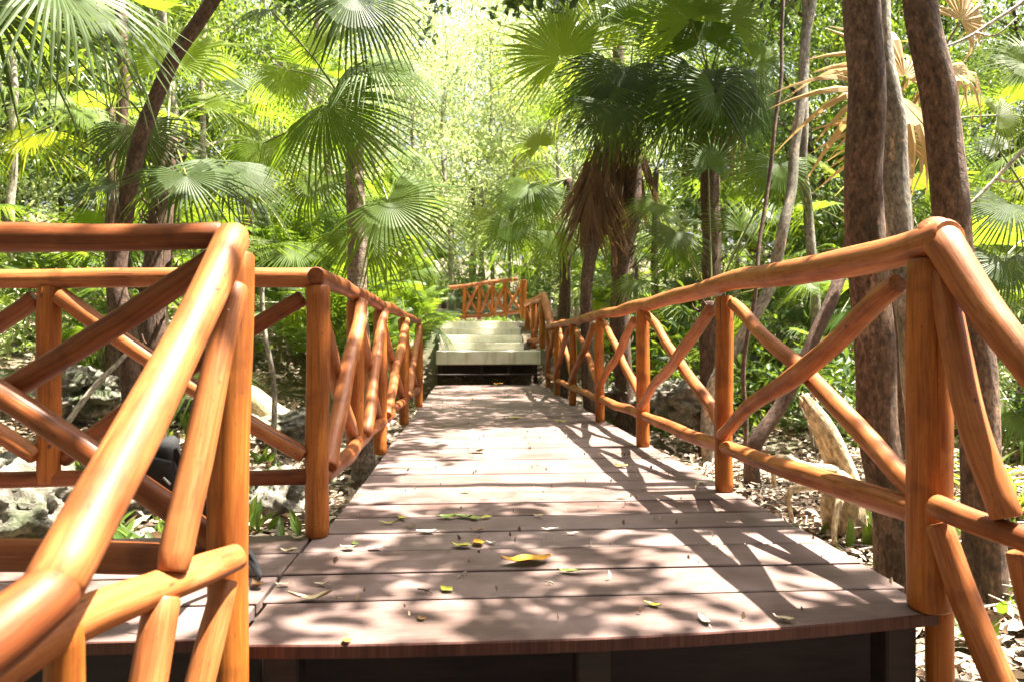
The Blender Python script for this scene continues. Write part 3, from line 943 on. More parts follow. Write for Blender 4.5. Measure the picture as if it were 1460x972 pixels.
# skirted palms right of centre
b = Vector((*at(893, 520, 8.2).xy, 0)); b.z = gh(b.x, b.y)
root = empty('fan_palm', b, 'big fan palm right of centre with reddish trunk and radiating green fans', 'palm')
tp = at(898, 130, 8.2)
palm_trunk(root, [b-Vector((0, 0, .1)), at(885, 400, 8.2), at(903, 280, 8.2), tp], [.11, .10, .11, .09], 'bark_fibre', True)
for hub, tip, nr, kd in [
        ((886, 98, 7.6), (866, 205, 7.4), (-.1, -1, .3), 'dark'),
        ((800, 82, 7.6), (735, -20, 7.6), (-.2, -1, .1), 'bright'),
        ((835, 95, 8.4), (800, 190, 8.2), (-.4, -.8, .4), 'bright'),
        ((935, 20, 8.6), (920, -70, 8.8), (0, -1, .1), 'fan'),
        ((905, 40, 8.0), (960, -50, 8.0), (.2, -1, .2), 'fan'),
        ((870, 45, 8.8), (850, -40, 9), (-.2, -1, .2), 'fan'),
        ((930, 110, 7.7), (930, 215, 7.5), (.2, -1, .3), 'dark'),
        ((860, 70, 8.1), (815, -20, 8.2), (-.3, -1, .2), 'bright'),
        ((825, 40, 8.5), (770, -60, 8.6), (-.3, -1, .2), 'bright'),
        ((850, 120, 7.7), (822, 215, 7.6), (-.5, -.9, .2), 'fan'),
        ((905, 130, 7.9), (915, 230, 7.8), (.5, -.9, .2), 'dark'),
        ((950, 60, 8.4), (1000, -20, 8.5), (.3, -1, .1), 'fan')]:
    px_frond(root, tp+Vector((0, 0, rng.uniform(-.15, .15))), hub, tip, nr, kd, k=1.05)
for i in range(9):
    u = 845+i*7+rng.uniform(-5, 5)
    px_frond(root, None, (u, 175+rng.uniform(-15, 25), 8.1+rng.uniform(-.25, .25)), (u+rng.uniform(-14, 6), 300+rng.uniform(-20, 20), 8.05), (rng.uniform(-.8, .8), -.8, .1), 'dead', False)

b = Vector((*at(842, 540, 7.9).xy, 0)); b.z = gh(b.x, b.y)
root = empty('fan_palm', b, 'thin curved palm right of centre wearing a long brown skirt of dead fans', 'palm')
tp = at(862, 215, 7.9)
palm_trunk(root, [b-Vector((0, 0, .1)), at(836, 430, 7.9), at(845, 340, 7.9), at(856, 270, 7.9), tp], [.075, .07, .075, .08, .06], 'bark_fibre')
for i in range(18):
    u = 828+i*2.8+rng.uniform(-6, 6); v0 = 205+rng.uniform(0, 65)
    px_frond(root, None, (u+8, v0, 7.85+rng.uniform(-.2, .2)), (u+rng.uniform(-10, 4), v0+105+rng.uniform(-15, 10), 7.8), (rng.uniform(-.9, .9), -.8, .05), 'dead', False)
for hub, tip, nr, kd in [((842, 140, 7.8), (795, 175, 7.6), (-.5, -.6, .6), 'bright'), ((870, 150, 7.5), (855, 235, 7.4), (0, -1, .3), 'dark')]:
    px_frond(root, tp, hub, tip, nr, kd)

b = Vector((*at(1015, 470, 8.0).xy, 0)); b.z = gh(b.x, b.y)
root = empty('fan_palm', b, 'dense fan palm left of the brown trunks with hanging fans above splayed leaf stalks', 'palm')
tp = at(1010, 120, 8.0)
palm_trunk(root, [b-Vector((0, 0, .1)), at(1015, 380, 8.0), at(1012, 250, 8.0), tp], [.12, .11, .11, .09], 'bark_fibre', True)
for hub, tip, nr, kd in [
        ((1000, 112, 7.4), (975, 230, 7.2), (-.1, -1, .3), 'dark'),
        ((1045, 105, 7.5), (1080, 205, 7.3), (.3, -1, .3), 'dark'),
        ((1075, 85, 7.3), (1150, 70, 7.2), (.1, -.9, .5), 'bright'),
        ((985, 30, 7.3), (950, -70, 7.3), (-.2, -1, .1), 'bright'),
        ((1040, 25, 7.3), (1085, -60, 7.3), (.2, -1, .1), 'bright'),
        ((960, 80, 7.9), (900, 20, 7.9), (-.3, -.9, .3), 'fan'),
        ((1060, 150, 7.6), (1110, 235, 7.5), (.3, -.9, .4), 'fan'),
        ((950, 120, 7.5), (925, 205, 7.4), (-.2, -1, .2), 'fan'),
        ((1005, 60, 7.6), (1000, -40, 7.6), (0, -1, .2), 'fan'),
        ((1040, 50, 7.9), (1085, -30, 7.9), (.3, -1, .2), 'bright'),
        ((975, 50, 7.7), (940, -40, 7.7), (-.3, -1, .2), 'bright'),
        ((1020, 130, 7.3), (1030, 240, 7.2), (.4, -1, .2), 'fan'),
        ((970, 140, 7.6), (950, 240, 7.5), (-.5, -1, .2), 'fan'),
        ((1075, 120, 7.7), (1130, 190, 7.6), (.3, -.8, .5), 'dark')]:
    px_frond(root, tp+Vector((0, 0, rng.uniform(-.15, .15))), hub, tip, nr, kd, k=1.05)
for i in range(7):
    u = 985+i*11
    px_frond(root, None, (u, 165+rng.uniform(-10, 20), 7.9+rng.uniform(-.2, .2)), (u+rng.uniform(-15, 20), 250+rng.uniform(-20, 15), 7.85), (rng.uniform(-.8, .8), -.8, .1), 'dead', False)

b = Vector((*at(1015, 455, 6.6).xy, 0)); b.z = gh(b.x, b.y)
root = empty('fan_palm', b, 'low fan palm behind the right railing with long straight leaf stalks splaying upward', 'palm')
tp = at(1015, 430, 6.6)
palm_trunk(root, [b-Vector((0, 0, .1)), tp], [.14, .10], 'bark_fibre', True)
for hub, tip, nr, kd in [
        ((1112, 235, 6.3), (1122, 320, 6.1), (.1, -1, .4), 'fan'),
        ((1095, 300, 6.6), (1150, 330, 6.6), (.2, -.7, .6), 'dark'),
        ((935, 290, 6.6), (890, 320, 6.5), (-.2, -.7, .7), 'fan'),
        ((965, 330, 6.3), (930, 390, 6.2), (-.2, -.8, .6), 'dark'),
        ((1010, 240, 6.9), (1005, 170, 7.0), (0, -1, .2), 'fan'),
        ((1060, 330, 6.9), (1080, 270, 7.0), (.2, -1, .2), 'fan'),
        ((1150, 400, 6.2), (1200, 440, 6.0), (.2, -.5, .8), 'fan'),
        ((905, 400, 6.6), (870, 430, 6.5), (-.2, -.5, .8), 'fan')]:
    px_frond(root, tp, hub, tip, nr, kd, sag=.02)

# golden dry palm behind the two brown trunks
b = Vector((*at(1285, 560, 4.6).xy, 0)); b.z = gh(b.x, b.y)
root = empty('fan_palm', b, 'fan palm with dry golden fans showing between and beside the two brown trunks', 'palm')
tp = at(1280, 200, 4.6)
palm_trunk(root, [b-Vector((0, 0, .1)), at(1285, 400, 4.6), tp], [.09, .08, .07], 'bark_fibre')
for hub, tip, nr, kd in [
        ((1265, 130, 4.2), (1150, 150, 4.0), (-.2, -.9, .5), 'gold'),
        ((1290, 110, 4.2), (1300, 0, 4.3), (.1, -1, .1), 'gold'),
        ((1345, 95, 4.2), (1440, 130, 4.0), (.2, -.8, .5), 'gold'),
        ((1275, 190, 4.2), (1285, 290, 4.0), (0, -1, .2), 'gold'),
        ((1370, 30, 4.4), (1420, -30, 4.4), (.2, -1, .2), 'gold'),
        ((1420, 165, 4.8), (1500, 160, 4.8), (.1, -.9, .4), 'lime')]:
    px_frond(root, tp, hub, tip, nr, kd)

# palm at the right edge
b = Vector((*at(1490, 560, 4.8).xy, 0)); b.z = gh(b.x, b.y)
root = empty('fan_palm', b, 'dark green fan palm at the right edge behind the railing corner', 'palm')
tp = at(1490, 330, 4.8)
palm_trunk(root, [b-Vector((0, 0, .1)), tp], [.10, .08], 'bark_fibre')
for hub, tip, nr, kd in [
        ((1440, 290, 4.5), (1390, 350, 4.3), (-.2, -.8, .6), 'dark'),
        ((1430, 370, 4.4), (1450, 450, 4.2), (0, -.8, .6), 'dark'),
        ((1425, 215, 4.9), (1385, 180, 5.0), (-.1, -.9, .4), 'dark'),
        ((1460, 90, 4.7), (1400, 60, 4.7), (-.2, -.9, .4), 'fan'),
        ((1395, 420, 5.0), (1350, 470, 4.9), (-.2, -.7, .7), 'fan')]:
    px_frond(root, tp, hub, tip, nr, kd)

# palms left of the far steps / in the middle distance
b = Vector((*at(800, 470, 10.8).xy, 0)); b.z = gh(b.x, b.y)
root = empty('fan_palm', b, 'fan palm beside the far steps whose pale fans hang over the orange landing railing', 'palm')
tp = at(810, 255, 10.8)
palm_trunk(root, [b-Vector((0, 0, .1)), at(806, 380, 10.8), tp], [.1, .09, .07], 'bark_fibre')
for hub, tip, nr, kd in [
        ((755, 262, 10.0), (690, 300, 9.7), (-.3, -.6, .7), 'fan'),
        ((765, 270, 10.0), (800, 345, 9.8), (.2, -.9, .3), 'fan'),
        ((728, 322, 10.2), (728, 395, 10.0), (0, -1, .3), 'fan'),
        ((790, 330, 10.4), (830, 390, 10.3), (.2, -.9, .4), 'fan'),
        ((700, 300, 10.8), (660, 345, 10.6), (-.2, -.8, .6), 'lime'),
        ((770, 210, 11.2), (740, 160, 11.4), (-.2, -1, .2), 'lime')]:
    px_frond(root, tp, hub, tip, nr, kd, sag=.02)

# ------------------------------------------------------------------ copies of young fan palms in the undergrowth
def copy_tree(o, parent=None):
    c = o.copy(); COL.objects.link(c); c.parent = parent
    for ch in [x for x in bpy.data.objects if x.parent == o]:
        copy_tree(ch, c)
    return c

def proto_palm(seed, kinds, n, pl, s, th, label, group, lo=-15):
    root = empty('young_fan_palm', (0, 0, 0), label, 'palm', group)
    palm_trunk(root, [(0, 0, -.15), (0.02, 0, th*.5), (0, .02, th)], [.06, .055, .045], 'bark_fibre')
    rand_fronds(root, (0, .02, th), n, pl, s, kinds, lo, 78, seed, .006)
    return root

YG = 'young fan palms in the undergrowth'
LAB_YP = ['young fan palm with dark green fans among the undergrowth', 'young fan palm with mid green fans among the undergrowth', 'young fan palm with bright yellow green fans among the undergrowth']
protos = [proto_palm(1, ('dark', 'dark', 'fan'), 10, .75, .50, .5, LAB_YP[0], YG),
          proto_palm(2, ('fan',), 11, .9, .55, .9, LAB_YP[1], YG),
          proto_palm(3, ('lime', 'fan'), 10, .85, .5, .7, LAB_YP[2], YG)]
KIDS = {}
for o in bpy.data.objects:
    if o.parent: KIDS.setdefault(o.parent.name, []).append(o)
def fast_copy(o, parent=None):
    c = o.copy(); COL.objects.link(c); c.parent = parent
    for ch in KIDS.get(o.name, []): fast_copy(ch, c)
    return c

spots = []
def scatter(n, xr, yr, dmin, seed, ok):
    r = random.Random(seed); out = []
    t = 0
    while len(out) < n and t < 6000:
        t += 1
        x, y = r.uniform(*xr), r.uniform(*yr)
        if not ok(x, y): continue
        if any((x-a)**2+(y-b)**2 < dmin*dmin for a, b in out): continue
        out.append((x, y))
    return out

def clear(x, y, m=0.9):
    if -0.6-m < x < 1.3+m and y < 17: return False
    if abs(x) > 0.85*y+2.0: return False
    return True

yp = scatter(16, (-9, -1.9), (6.2, 17), 1.25, 3, lambda x, y: clear(x, y, 1.2))
yp += scatter(24, (2.3, 11), (4.6, 17), 1.15, 4, lambda x, y: clear(x, y, .9))
yp += [(-0.6, 19), (1.6, 18.5), (.4, 20.5), (-1.9, 9.5), (-1.75, 11.5), (2.9, 9.7)]
MG = 'trunked fan palms of the thicket behind'
LAB_MP = ['fan palm on a short brown trunk in the thicket behind', 'taller fan palm on a slim brown trunk in the thicket behind', 'fan palm with yellow green sunlit crown in the thicket behind']
tall = [proto_palm(11, ('dark', 'fan', 'fan'), 14, .95, .62, 1.7, LAB_MP[0], MG, -50), proto_palm(12, ('fan', 'fan', 'lime'), 14, 1.0, .62, 2.7, LAB_MP[1], MG, -50), proto_palm(13, ('lime', 'fan'), 13, 1.0, .6, 2.1, LAB_MP[2], MG, -40)]
KIDS.clear()
for o in bpy.data.objects:
    if o.parent: KIDS.setdefault(o.parent.name, []).append(o)
mp = [(-2.6, 8.6), (-3.6, 7.4), (-6.0, 8.8), (-2.2, 11.4), (-1.7, 14.2), (-3.0, 15.5),
      (2.6, 10.6), (3.4, 12.4), (4.4, 10.2), (5.6, 8.6), (6.6, 10.6), (2.4, 13.8), (5.2, 13.2), (7.6, 9.0), (4.6, 7.4), (6.2, 6.6), (2.2, 16.4), (.2, 21.5), (8.8, 11.5), (3.6, 15.8)]
um = [False]*3
for i, (x, y) in enumerate(mp):
    k = (0, 1, 2, 1)[i % 4]
    if x > 4 and k == 2: k = 0
    o = tall[k] if not um[k] else fast_copy(tall[k])
    um[k] = True
    o.location = (x, y, gh(x, y)); o.rotation_euler = (0, 0, rng.uniform(0, 6.28))
    sc_ = rng.uniform(.85, 1.3); o.scale = (sc_,)*3
used = [False]*3
for i, (x, y) in enumerate(yp):
    k = (i*7+int(x*3)) % 3
    if x > 2 and k == 2 and i % 2: k = 0
    if x < -3 and k == 2: k = 0
    o = protos[k] if not used[k] else fast_copy(protos[k])
    used[k] = True
    o.location = (x, y, gh(x, y))
    o.rotation_euler = (0, 0, rng.uniform(0, 6.28))
    sc_ = rng.uniform(.75, 1.45)
    o.scale = (sc_,)*3

# ------------------------------------------------------------------ feather (pinnate) plants beside the far end of the walk
def feather_mesh(seed, n=22):
    r = random.Random(seed)
    V, Fs = [], []
    L = 1.0
    def spine(t): return Vector((0, t*.95, .30*math.sin(t*2.4)-.12*t*t))
    for i in range(n):
        t = .15+.85*i/(n-1)
        p = spine(t); d = (spine(min(1, t+.02))-spine(t-.02)).normalized()
        ll = .34*math.sin(math.pi*(.18+.78*t))**.8*r.uniform(.85, 1.1)
        for sg in (-1, 1):
            dirv = (Vector((sg, 0, 0))+d*.75+Vector((0, 0, -.15+r.uniform(-.1, .1)))).normalized()
            w = d*.022
            b0 = len(V)
            m = p+dirv*ll*.5+Vector((0, 0, .01)); e = p+dirv*ll+Vector((0, 0, -.05*ll/.3))
            V += [p-w*.4, p+w*.4, m+w, m-w, e]
            Fs += [(b0, b0+1, b0+2, b0+3), (b0+3, b0+2, b0+4)]
    # rachis
    for i in range(10):
        b0 = len(V); p, q = spine(i/10), spine((i+1)/10)
        V += [p+Vector((-.006, 0, 0)), p+Vector((.006, 0, 0)), q+Vector((.006, 0, 0)), q+Vector((-.006, 0, 0))]
        Fs += [(b0, b0+1, b0+2, b0+3)]
    return mesh('frond', V, Fs, M['feather'], False)
FE = [feather_mesh(i) for i in range(3)]

def feather_palm(x, y, s, n, label, group, seed):
    r = random.Random(seed)
    root = empty('feather_palm', (x, y, gh(x, y)), label, 'palm', group)
    b = MB(); b.tube([(x, y, root.location.z-.1), (x+.03, y, root.location.z+.45*s), (x+.02, y, root.location.z+.8*s)], [.022, .02, .018], 8, 0, True)
    b.build('stem', M['petiole'], root)
    for i in range(n):
        az = i*2.4+r.uniform(-.3, .3); el = R(r.uniform(15, 70))
        d = Vector((math.cos(az)*math.cos(el), math.sin(az)*math.cos(el), math.sin(el)))
        o = put('frond', r.choice(FE), root)
        o.matrix_basis = orient(Vector((0.02, 0, (.35+.45*(i/n))*s)), d, Vector((0, 0, 1))-d*d.z+Vector((0, 0, .05)), s*r.uniform(.8, 1.15))
FG = 'feathery palms at the left of the far steps'
for i, (x, y, s) in enumerate([(-1.15, 8.7, 1.05), (-1.3, 9.8, 1.3), (-1.05, 11.0, 1.2), (-1.0, 12.3, 1.2), (-1.55, 8.0, 1.2), (-.85, 13.4, .9), (-1.9, 10.6, 1.6), (-1.2, 14.6, 1.0), (-2.4, 9.2, 1.5), (2.7, 13.2, 1.0), (2.9, 14.8, 1.2)]):
    feather_palm(x, y, s, 11, 'feathery bright green palm crowding the left side of the far steps' if x < 0 else 'feathery green palm right of the far steps', FG if x < 0 else 'feathery palms at the right of the far steps', i)

# ------------------------------------------------------------------ trees
def limb_tree(mat, trunk_pts, rad, seed, limbs=6, spread=1.6, rise=1.2, start=.45):
    """tapered trunk with limbs as one mesh; returns limb tips"""
    r = random.Random(seed)
    b = MB(); b.tube(trunk_pts, rad, 14, 0.012, True, lump=.08, seg=.12)
    P = [Vector(p) for p in trunk_pts]
    tips = []
    for k in range(limbs):
        t = start+(1-start)*k/max(1, limbs-1)
        f = t*(len(P)-1); i = min(len(P)-2, int(f))
        c = P[i].lerp(P[i+1], f-i)
        r0 = (rad[i]*(1-(f-i))+rad[i+1]*(f-i))*.55
        az = k*2.4+r.uniform(-.5, .5)
        d = Vector((math.cos(az), math.sin(az), 0))
        L = spread*r.uniform(.6, 1.15)
        m1 = c+d*L*.4+Vector((0, 0, rise*.35)); e = c+d*L+Vector((r.uniform(-.2, .2), r.uniform(-.2, .2), rise*r.uniform(.6, 1.1)))
        b.tube([c, m1, e], [r0, r0*.65, r0*.25], 8, 0.015, True, seg=.15)
        tips.append(e)
        for q in range(3):
            t2 = r.uniform(.35, .9); s0 = m1.lerp(e, t2)
            dd = Vector((r.uniform(-1, 1), r.uniform(-1, 1), r.uniform(-.1, .8)))*L*.4
            b.tube([s0, s0+dd*.5+Vector((0, 0, .05)), s0+dd], [r0*.35, r0*.25, r0*.1], 6, 0.008, False, seg=.15)
            tips.append(s0+dd)
    tips.append(P[-1])
    return b, tips

def make_tree(name, label, group, mat_b, mat_l, H, r0, seed, leaf=.11, per=60, rcl=.34, limbs=9, spread=1.5, start=.3, extra=14):
    root = empty(name, (0, 0, 0), label, 'tree', group)
    rr = random.Random(seed)
    pts = [(0, 0, -.2), (rr.uniform(-.15, .15), rr.uniform(-.15, .15), H*.3), (rr.uniform(-.3, .3), rr.uniform(-.3, .3), H*.65), (rr.uniform(-.3, .3), rr.uniform(-.3, .3), H)]
    b, tips = limb_tree(M[mat_b], pts, [r0*1.15, r0, r0*.75, r0*.3], seed, limbs, spread, H*.16, start)
    b.build('trunk', M[mat_b], root)
    tips = np.array([tuple(t) for t in tips])
    ex = tips[nrng.integers(0, len(tips), extra)]+nrng.normal(size=(extra, 3))*.45
    cc = np.concatenate([tips, ex])
    k = (per*(.4+1.2*nrng.random(len(cc)))).astype(int)
    C = np.repeat(cc, k, axis=0); C = C+nrng.normal(size=C.shape)*rcl*np.array([1, 1, .65])
    tone = np.clip(np.repeat(nrng.random(len(cc)), k)*.6+nrng.random(len(C))*.4, 0, 1)
    V, Fs, T = leaf_cloud(C, leaf*(.7+.6*nrng.random(len(C))), tone=tone)
    put('crown', mesh('crown', V, Fs, M[mat_l], False, tone=T), root)
    return root

TG = 'slender broadleaf trees of the thicket behind'
LT = ['slender broadleaf tree with small mid green leaves in the thicket behind', 'slender broadleaf tree with small pale sunlit leaves in the thicket behind', 'slender broadleaf tree with small dark leaves in the thicket behind']
tp_ = [make_tree('broadleaf_tree', LT[0], TG, 'bark_pale', 'leaf', 6.0, .07, 31, .10, 150, .25, 11, 1.4, .18),
       make_tree('broadleaf_tree', LT[1], TG, 'bark_pale', 'leaf_pale', 6.5, .06, 32, .10, 105, .30, 11, 1.5, .18),
       make_tree('broadleaf_tree', LT[2], TG, 'bark_dark', 'leaf_dark', 6.0, .08, 33, .105, 160, .25, 11, 1.4, .15)]
KIDS.clear()
for o in bpy.data.objects:
    if o.parent: KIDS.setdefault(o.parent.name, []).append(o)
tl = scatter(24, (-15, -2.6), (8.0, 27), 1.5, 21, lambda x, y: abs(x) < .85*y+2)
tl += scatter(24, (2.8, 17), (8.5, 27), 1.5, 22, lambda x, y: abs(x) < .9*y+2)
tl += [(-1.3, 17.5), (2.3, 17), (.6, 22), (-.6, 25), (1.9, 24), (-2.0, 21), (3.2, 20), (-.4, 18.6), (1.2, 20.2), (0.1, 27), (1.0, 26), (2.6, 25.5)]
surround = [(-4.5, -1.5), (-2.5, -3.5), (-.3, -4.2), (2.2, -3.8), (4.5, -2.6), (-5.2, 1.2), (6.5, -.5), (-4.6, 3.0), (-6.5, 4.6), (-7, -2), (0, -7), (5, -6), (-4, -7)]  # unseen trees behind and beside the viewer, added to cut sky light
tl += surround
usedt = [False]*3
for i, (x, y) in enumerate(tl):
    u = 665+1000*x/y if y > 0.5 else -9999
    if 480 < u < 900: k = 1
    elif x > 0: k = (2, 2, 0, 2, 2)[i % 5]
    else: k = (2, 0, 2, 0, 1)[i % 5]
    o = tp_[k] if not usedt[k] else fast_copy(tp_[k])
    usedt[k] = True
    o.location = (x, y, gh(x, y)-.05)
    o.rotation_euler = (0, 0, rng.uniform(0, 6.28))
    s = rng.uniform(.75, 1.25)*(.9+.022*y)
    if 560 < u < 760: s *= .84
    if (x, y) in surround: s = rng.uniform(1.35, 1.7)
    o.scale = (s*.9, s*.9, s)

# shrubs
def make_shrub(label, group, mat_l, H, w, seed, n_cl, per, leaf):
    root = empty('shrub', (0, 0, 0), label, 'shrub', group)
    rr = random.Random(seed)
    b = MB()
    tips = []
    for k in range(9):
        az = k*2.4; d = Vector((math.cos(az), math.sin(az), 0))*w*rr.uniform(.3, 1)
        e = d+Vector((0, 0, H*rr.uniform(.6, 1)))
        b.tube([(0, 0, -.1), d*.35+Vector((0, 0, H*.4)), e], [.013, .010, .004], 6, .01, False, seg=.15)
        tips += [e, (d*.35+Vector((0, 0, H*.4))).lerp(e, .5)]
    b.build('stem', M['twig'], root)
    tips = np.array([tuple(t) for t in tips])
    cc = np.concatenate([tips, tips[nrng.integers(0, len(tips), n_cl)]+nrng.normal(size=(n_cl, 3))*.16])
    k = (per*(.4+1.2*nrng.random(len(cc)))).astype(int)
    C = np.repeat(cc, k, axis=0)+nrng.normal(size=(k.sum(), 3))*.13
    tone = np.clip(np.repeat(nrng.random(len(cc)), k)*.6+nrng.random(len(C))*.4, 0, 1)
    V, Fs, T = leaf_cloud(C, leaf*(.7+.6*nrng.random(len(C))), tone=tone, wl=.38)
    put('foliage', mesh('foliage', V, Fs, M[mat_l], False, tone=T), root)
    return root
SG = 'leafy shrubs of the forest floor'
LS = ['leafy shrub with mid green leaves on the forest floor', 'leafy shrub with dark green leaves on the forest floor', 'leafy shrub with pale yellow green leaves on the forest floor']
sp_ = [make_shrub(LS[0], SG, 'leaf', 1.0, .55, 1, 14, 22, .11), make_shrub(LS[1], SG, 'leaf_dark', .9, .5, 2, 14, 22, .12), make_shrub(LS[2], SG, 'leaf_pale', 1.1, .5, 3, 12, 20, .10)]
KIDS.clear()
for o in bpy.data.objects:
    if o.parent: KIDS.setdefault(o.parent.name, []).append(o)
sl = scatter(46, (-10, -1.7), (6.0, 18), .75, 41, lambda x, y: clear(x, y, .8) and (y > 6.5 or x < -3.6))
sl += scatter(48, (2.2, 11), (4.6, 18), .75, 42, lambda x, y: clear(x, y, .6) and (y > 5.5 or x > 3.4))
sl += [(-1.9, 17), (-.8, 17.6), (.3, 18), (1.4, 17.4), (2.4, 16.4), (-.2, 19.5), (2.2, 19)]
us_ = [False]*3
for i, (x, y) in enumerate(sl):
    k = (0, 1, 0, 2, 1)[i % 5] if x > 0 else (0, 2, 0, 1, 2)[i % 5]
    o = sp_[k] if not us_[k] else fast_copy(sp_[k])
    us_[k] = True
    o.location = (x, y, gh(x, y))
    o.rotation_euler = (0, 0, rng.uniform(0, 6.28))
    s = rng.uniform(.55, 1.25)*(.8 if y < 8 else 1.1)
    o.scale = (s, s, s)

# hero trunks --------------------------------------------------------
def canopy_leaves(pts_list):
    pass

def trunk_thing(name, label, pts, rad, mat, group=None, cat='tree', wob=.008, lump=.045, sides=20, extra=None):
    root = empty(name, pts[0], label, cat, group)
    b = MB(); b.tube(pts, rad, sides, wob, True, lump=lump, seg=.07)
    if extra: extra(b)
    b.build('trunk', M[mat], root)
    return root

def gpt(u, v, Y):
    p = at(u, v, Y); return Vector((p.x, p.y, gh(p.x, p.y)-.1))

hero = {}
hero['a'] = trunk_thing('broadleaf_tree', 'thick reddish brown tree trunk nearest behind the right railing corner', [gpt(1283, 840, 2.85), at(1272, 740, 2.85), at(1252, 600, 2.85), at(1240, 420, 2.85), at(1232, 200, 2.85), at(1231, 0, 2.85), at(1236, -500, 2.9), at(1250, -1500, 3.0)],
                        [.100, .077, .078, .077, .076, .074, .066, .04], 'bark_red')
hero['b'] = trunk_thing('broadleaf_tree', 'grey mottled tree trunk half hidden behind the reddish brown trunk', [gpt(1330, 700, 3.5), at(1318, 600, 3.5), at(1292, 420, 3.5), at(1272, 200, 3.5), at(1258, 60, 3.5), at(1240, -400, 3.6), at(1230, -1200, 3.7)],
                        [.11, .085, .07, .062, .055, .05, .03], 'bark_grey')
hero['c'] = trunk_thing('broadleaf_tree', 'leaning dark brown tree trunk behind the right stair handrail', [gpt(1410, 760, 2.7), at(1392, 560, 2.7), at(1362, 330, 2.7), at(1336, 150, 2.7), at(1316, 0, 2.7), at(1290, -400, 2.8), at(1270, -1500, 2.9)],
                        [.078, .070, .068, .064, .060, .055, .035], 'bark_red')
hero['d'] = trunk_thing('broadleaf_tree', 'dark brown leaning trunk bending right behind the left railing', [gpt(196, 560, 5.2), at(184, 500, 5.2), at(168, 400, 5.2), at(180, 290, 5.2), at(208, 180, 5.2), at(240, 95, 5.2), at(312, -10, 5.2), at(420, -220, 5.3), at(520, -520, 5.4)],
                        [.075, .066, .062, .058, .055, .05, .045, .04, .03], 'bark_dark')
thin = [
    ('slim grey trunk leaning left behind the middle of the right railing', [(1012, 560, 6.0), (1060, 480, 6.0), (1100, 400, 6.0), (1118, 320, 6.0), (1130, 250, 6.1), (1150, 60, 6.3), (1165, -60, 6.4)], .055, 'bark_grey'),
    ('slim straight grey trunk beside the leaning one behind the right railing', [(1165, 520, 6.8), (1160, 400, 6.8), (1152, 310, 6.8), (1145, 200, 6.8), (1150, -20, 6.9)], .052, 'bark_grey'),
    ('dark crooked trunk leaning right behind the crossed braces of the right railing', [(1075, 640, 4.6), (1110, 580, 4.6), (1160, 490, 4.6), (1190, 410, 4.7), (1215, 320, 4.8), (1225, 100, 4.9)], .05, 'bark_dark'),
    ('thin dark stem standing beside the second post of the right railing', [(1062, 620, 5.4), (1062, 520, 5.4), (1075, 420, 5.4), (1090, 300, 5.5), (1112, 120, 5.6), (1118, -40, 5.7)], .018, 'bark_dark'),
    ('pale thin sapling in the leaf litter between the left railings', [(392, 612, 5.6), (388, 540, 5.6), (378, 470, 5.6), (372, 380, 5.7)], .022, 'bark_pale'),
    ('thin pale trunk at the left edge of the thicket', [(18, 430, 9.0), (16, 300, 9.0), (20, 150, 9.0), (12, -20, 9.0)], .05, 'bark_pale'),
    ('dark thin trunk behind the fibrous palm on the left', [(178, 400, 8.0), (172, 250, 8.0), (176, 100, 8.0), (168, -30, 8.0)], .07, 'bark_dark'),
    ('thin pole trunk left of the slender grey palm', [(290, 460, 8.5), (291, 250, 8.5), (288, 100, 8.5), (294, -30, 8.5)], .035, 'bark_pale'),
    ('slim dark trunk rising above the skirted palms right of centre', [(880, 430, 10.), (884, 250, 10.), (882, 90, 10.), (886, -40, 10.)], .10, 'bark_dark')]
for lab, pts, r, mt in thin:
    P = [gpt(*pts[0])]+[at(*p) for p in pts]
    P = [P[0]]+[p for p in P[1:] if p.z > P[0].z+.1]
    trunk_thing('broadleaf_tree', lab, P, [r*1.2]+[r*(1-.35*i/len(P)) for i in range(len(P)-1)], mt, sides=12)

# bare branches
for lab, pts, r in [('forked bare grey branch reaching in from the right edge', [(1378, 296, 3.6), (1410, 265, 3.6), (1440, 232, 3.6), (1475, 200, 3.6)], .011),
                    ('bare grey branch crossing the top right corner', [(1340, 70, 3.8), (1380, 55, 3.8), (1420, 28, 3.8), (1470, -5, 3.8)], .009)]:
    P = [at(*p) for p in pts]
    root = empty('bare_branch', P[0], lab, 'branch')
    b = MB(); b.tube(P, [r*.6, r, r, r*1.2], 8, .004, True, lump=.1, seg=.05)
    m = P[1].lerp(P[2], .3)
    b.tube([m, at(pts[1][0]+40, pts[1][1]-5, 3.6), at(pts[1][0]+70, pts[1][1]-30, 3.6)], [r*.7, r*.6, r*.3], 6, .002, True, seg=.05)
    b.build('wood', M['twig'], root)

# the stump on the right
def stump():
    base = gpt(1200, 700, 3.7)
    root = empty('tree_stump', base, 'pale weathered broken tree stump with splayed roots in the litter on the right', 'stump')
    b = MB()
    b.tube([at(1208, 760, 3.7), at(1205, 690, 3.7), at(1185, 640, 3.72), at(1160, 590, 3.75), at(1146, 562, 3.78)], [.10, .085, .068, .052, .03], 20, .014, True, lump=.30, seg=.02)
    for k in range(9):
        p = at(1150+rng.uniform(-10, 14), 570+rng.uniform(-6, 12), 3.76)
        b.tube([p, p+Vector((rng.uniform(-.03, .03), rng.uniform(-.02, .02), rng.uniform(.03, .08)))], [.014, .003], 5, 0, False, seg=.02)
    for (u1, v1), (u2, v2) in [((1150, 668), (1104, 652)), ((1190, 690), (1130, 700)), ((1215, 690), (1262, 735)), ((1200, 690), (1190, 750))]:
        p0 = at(1196, 672, 3.68); p1 = at(u1, v1, 3.6); p2 = at(u2, v2, 3.5)
        b.tube([p0, p1, p2, p2-Vector((0, 0, .15))], [.04, .026, .018, .012], 10, .008, True, lump=.2, seg=.04)
    b.build('wood', M['stump'], root)
stump()

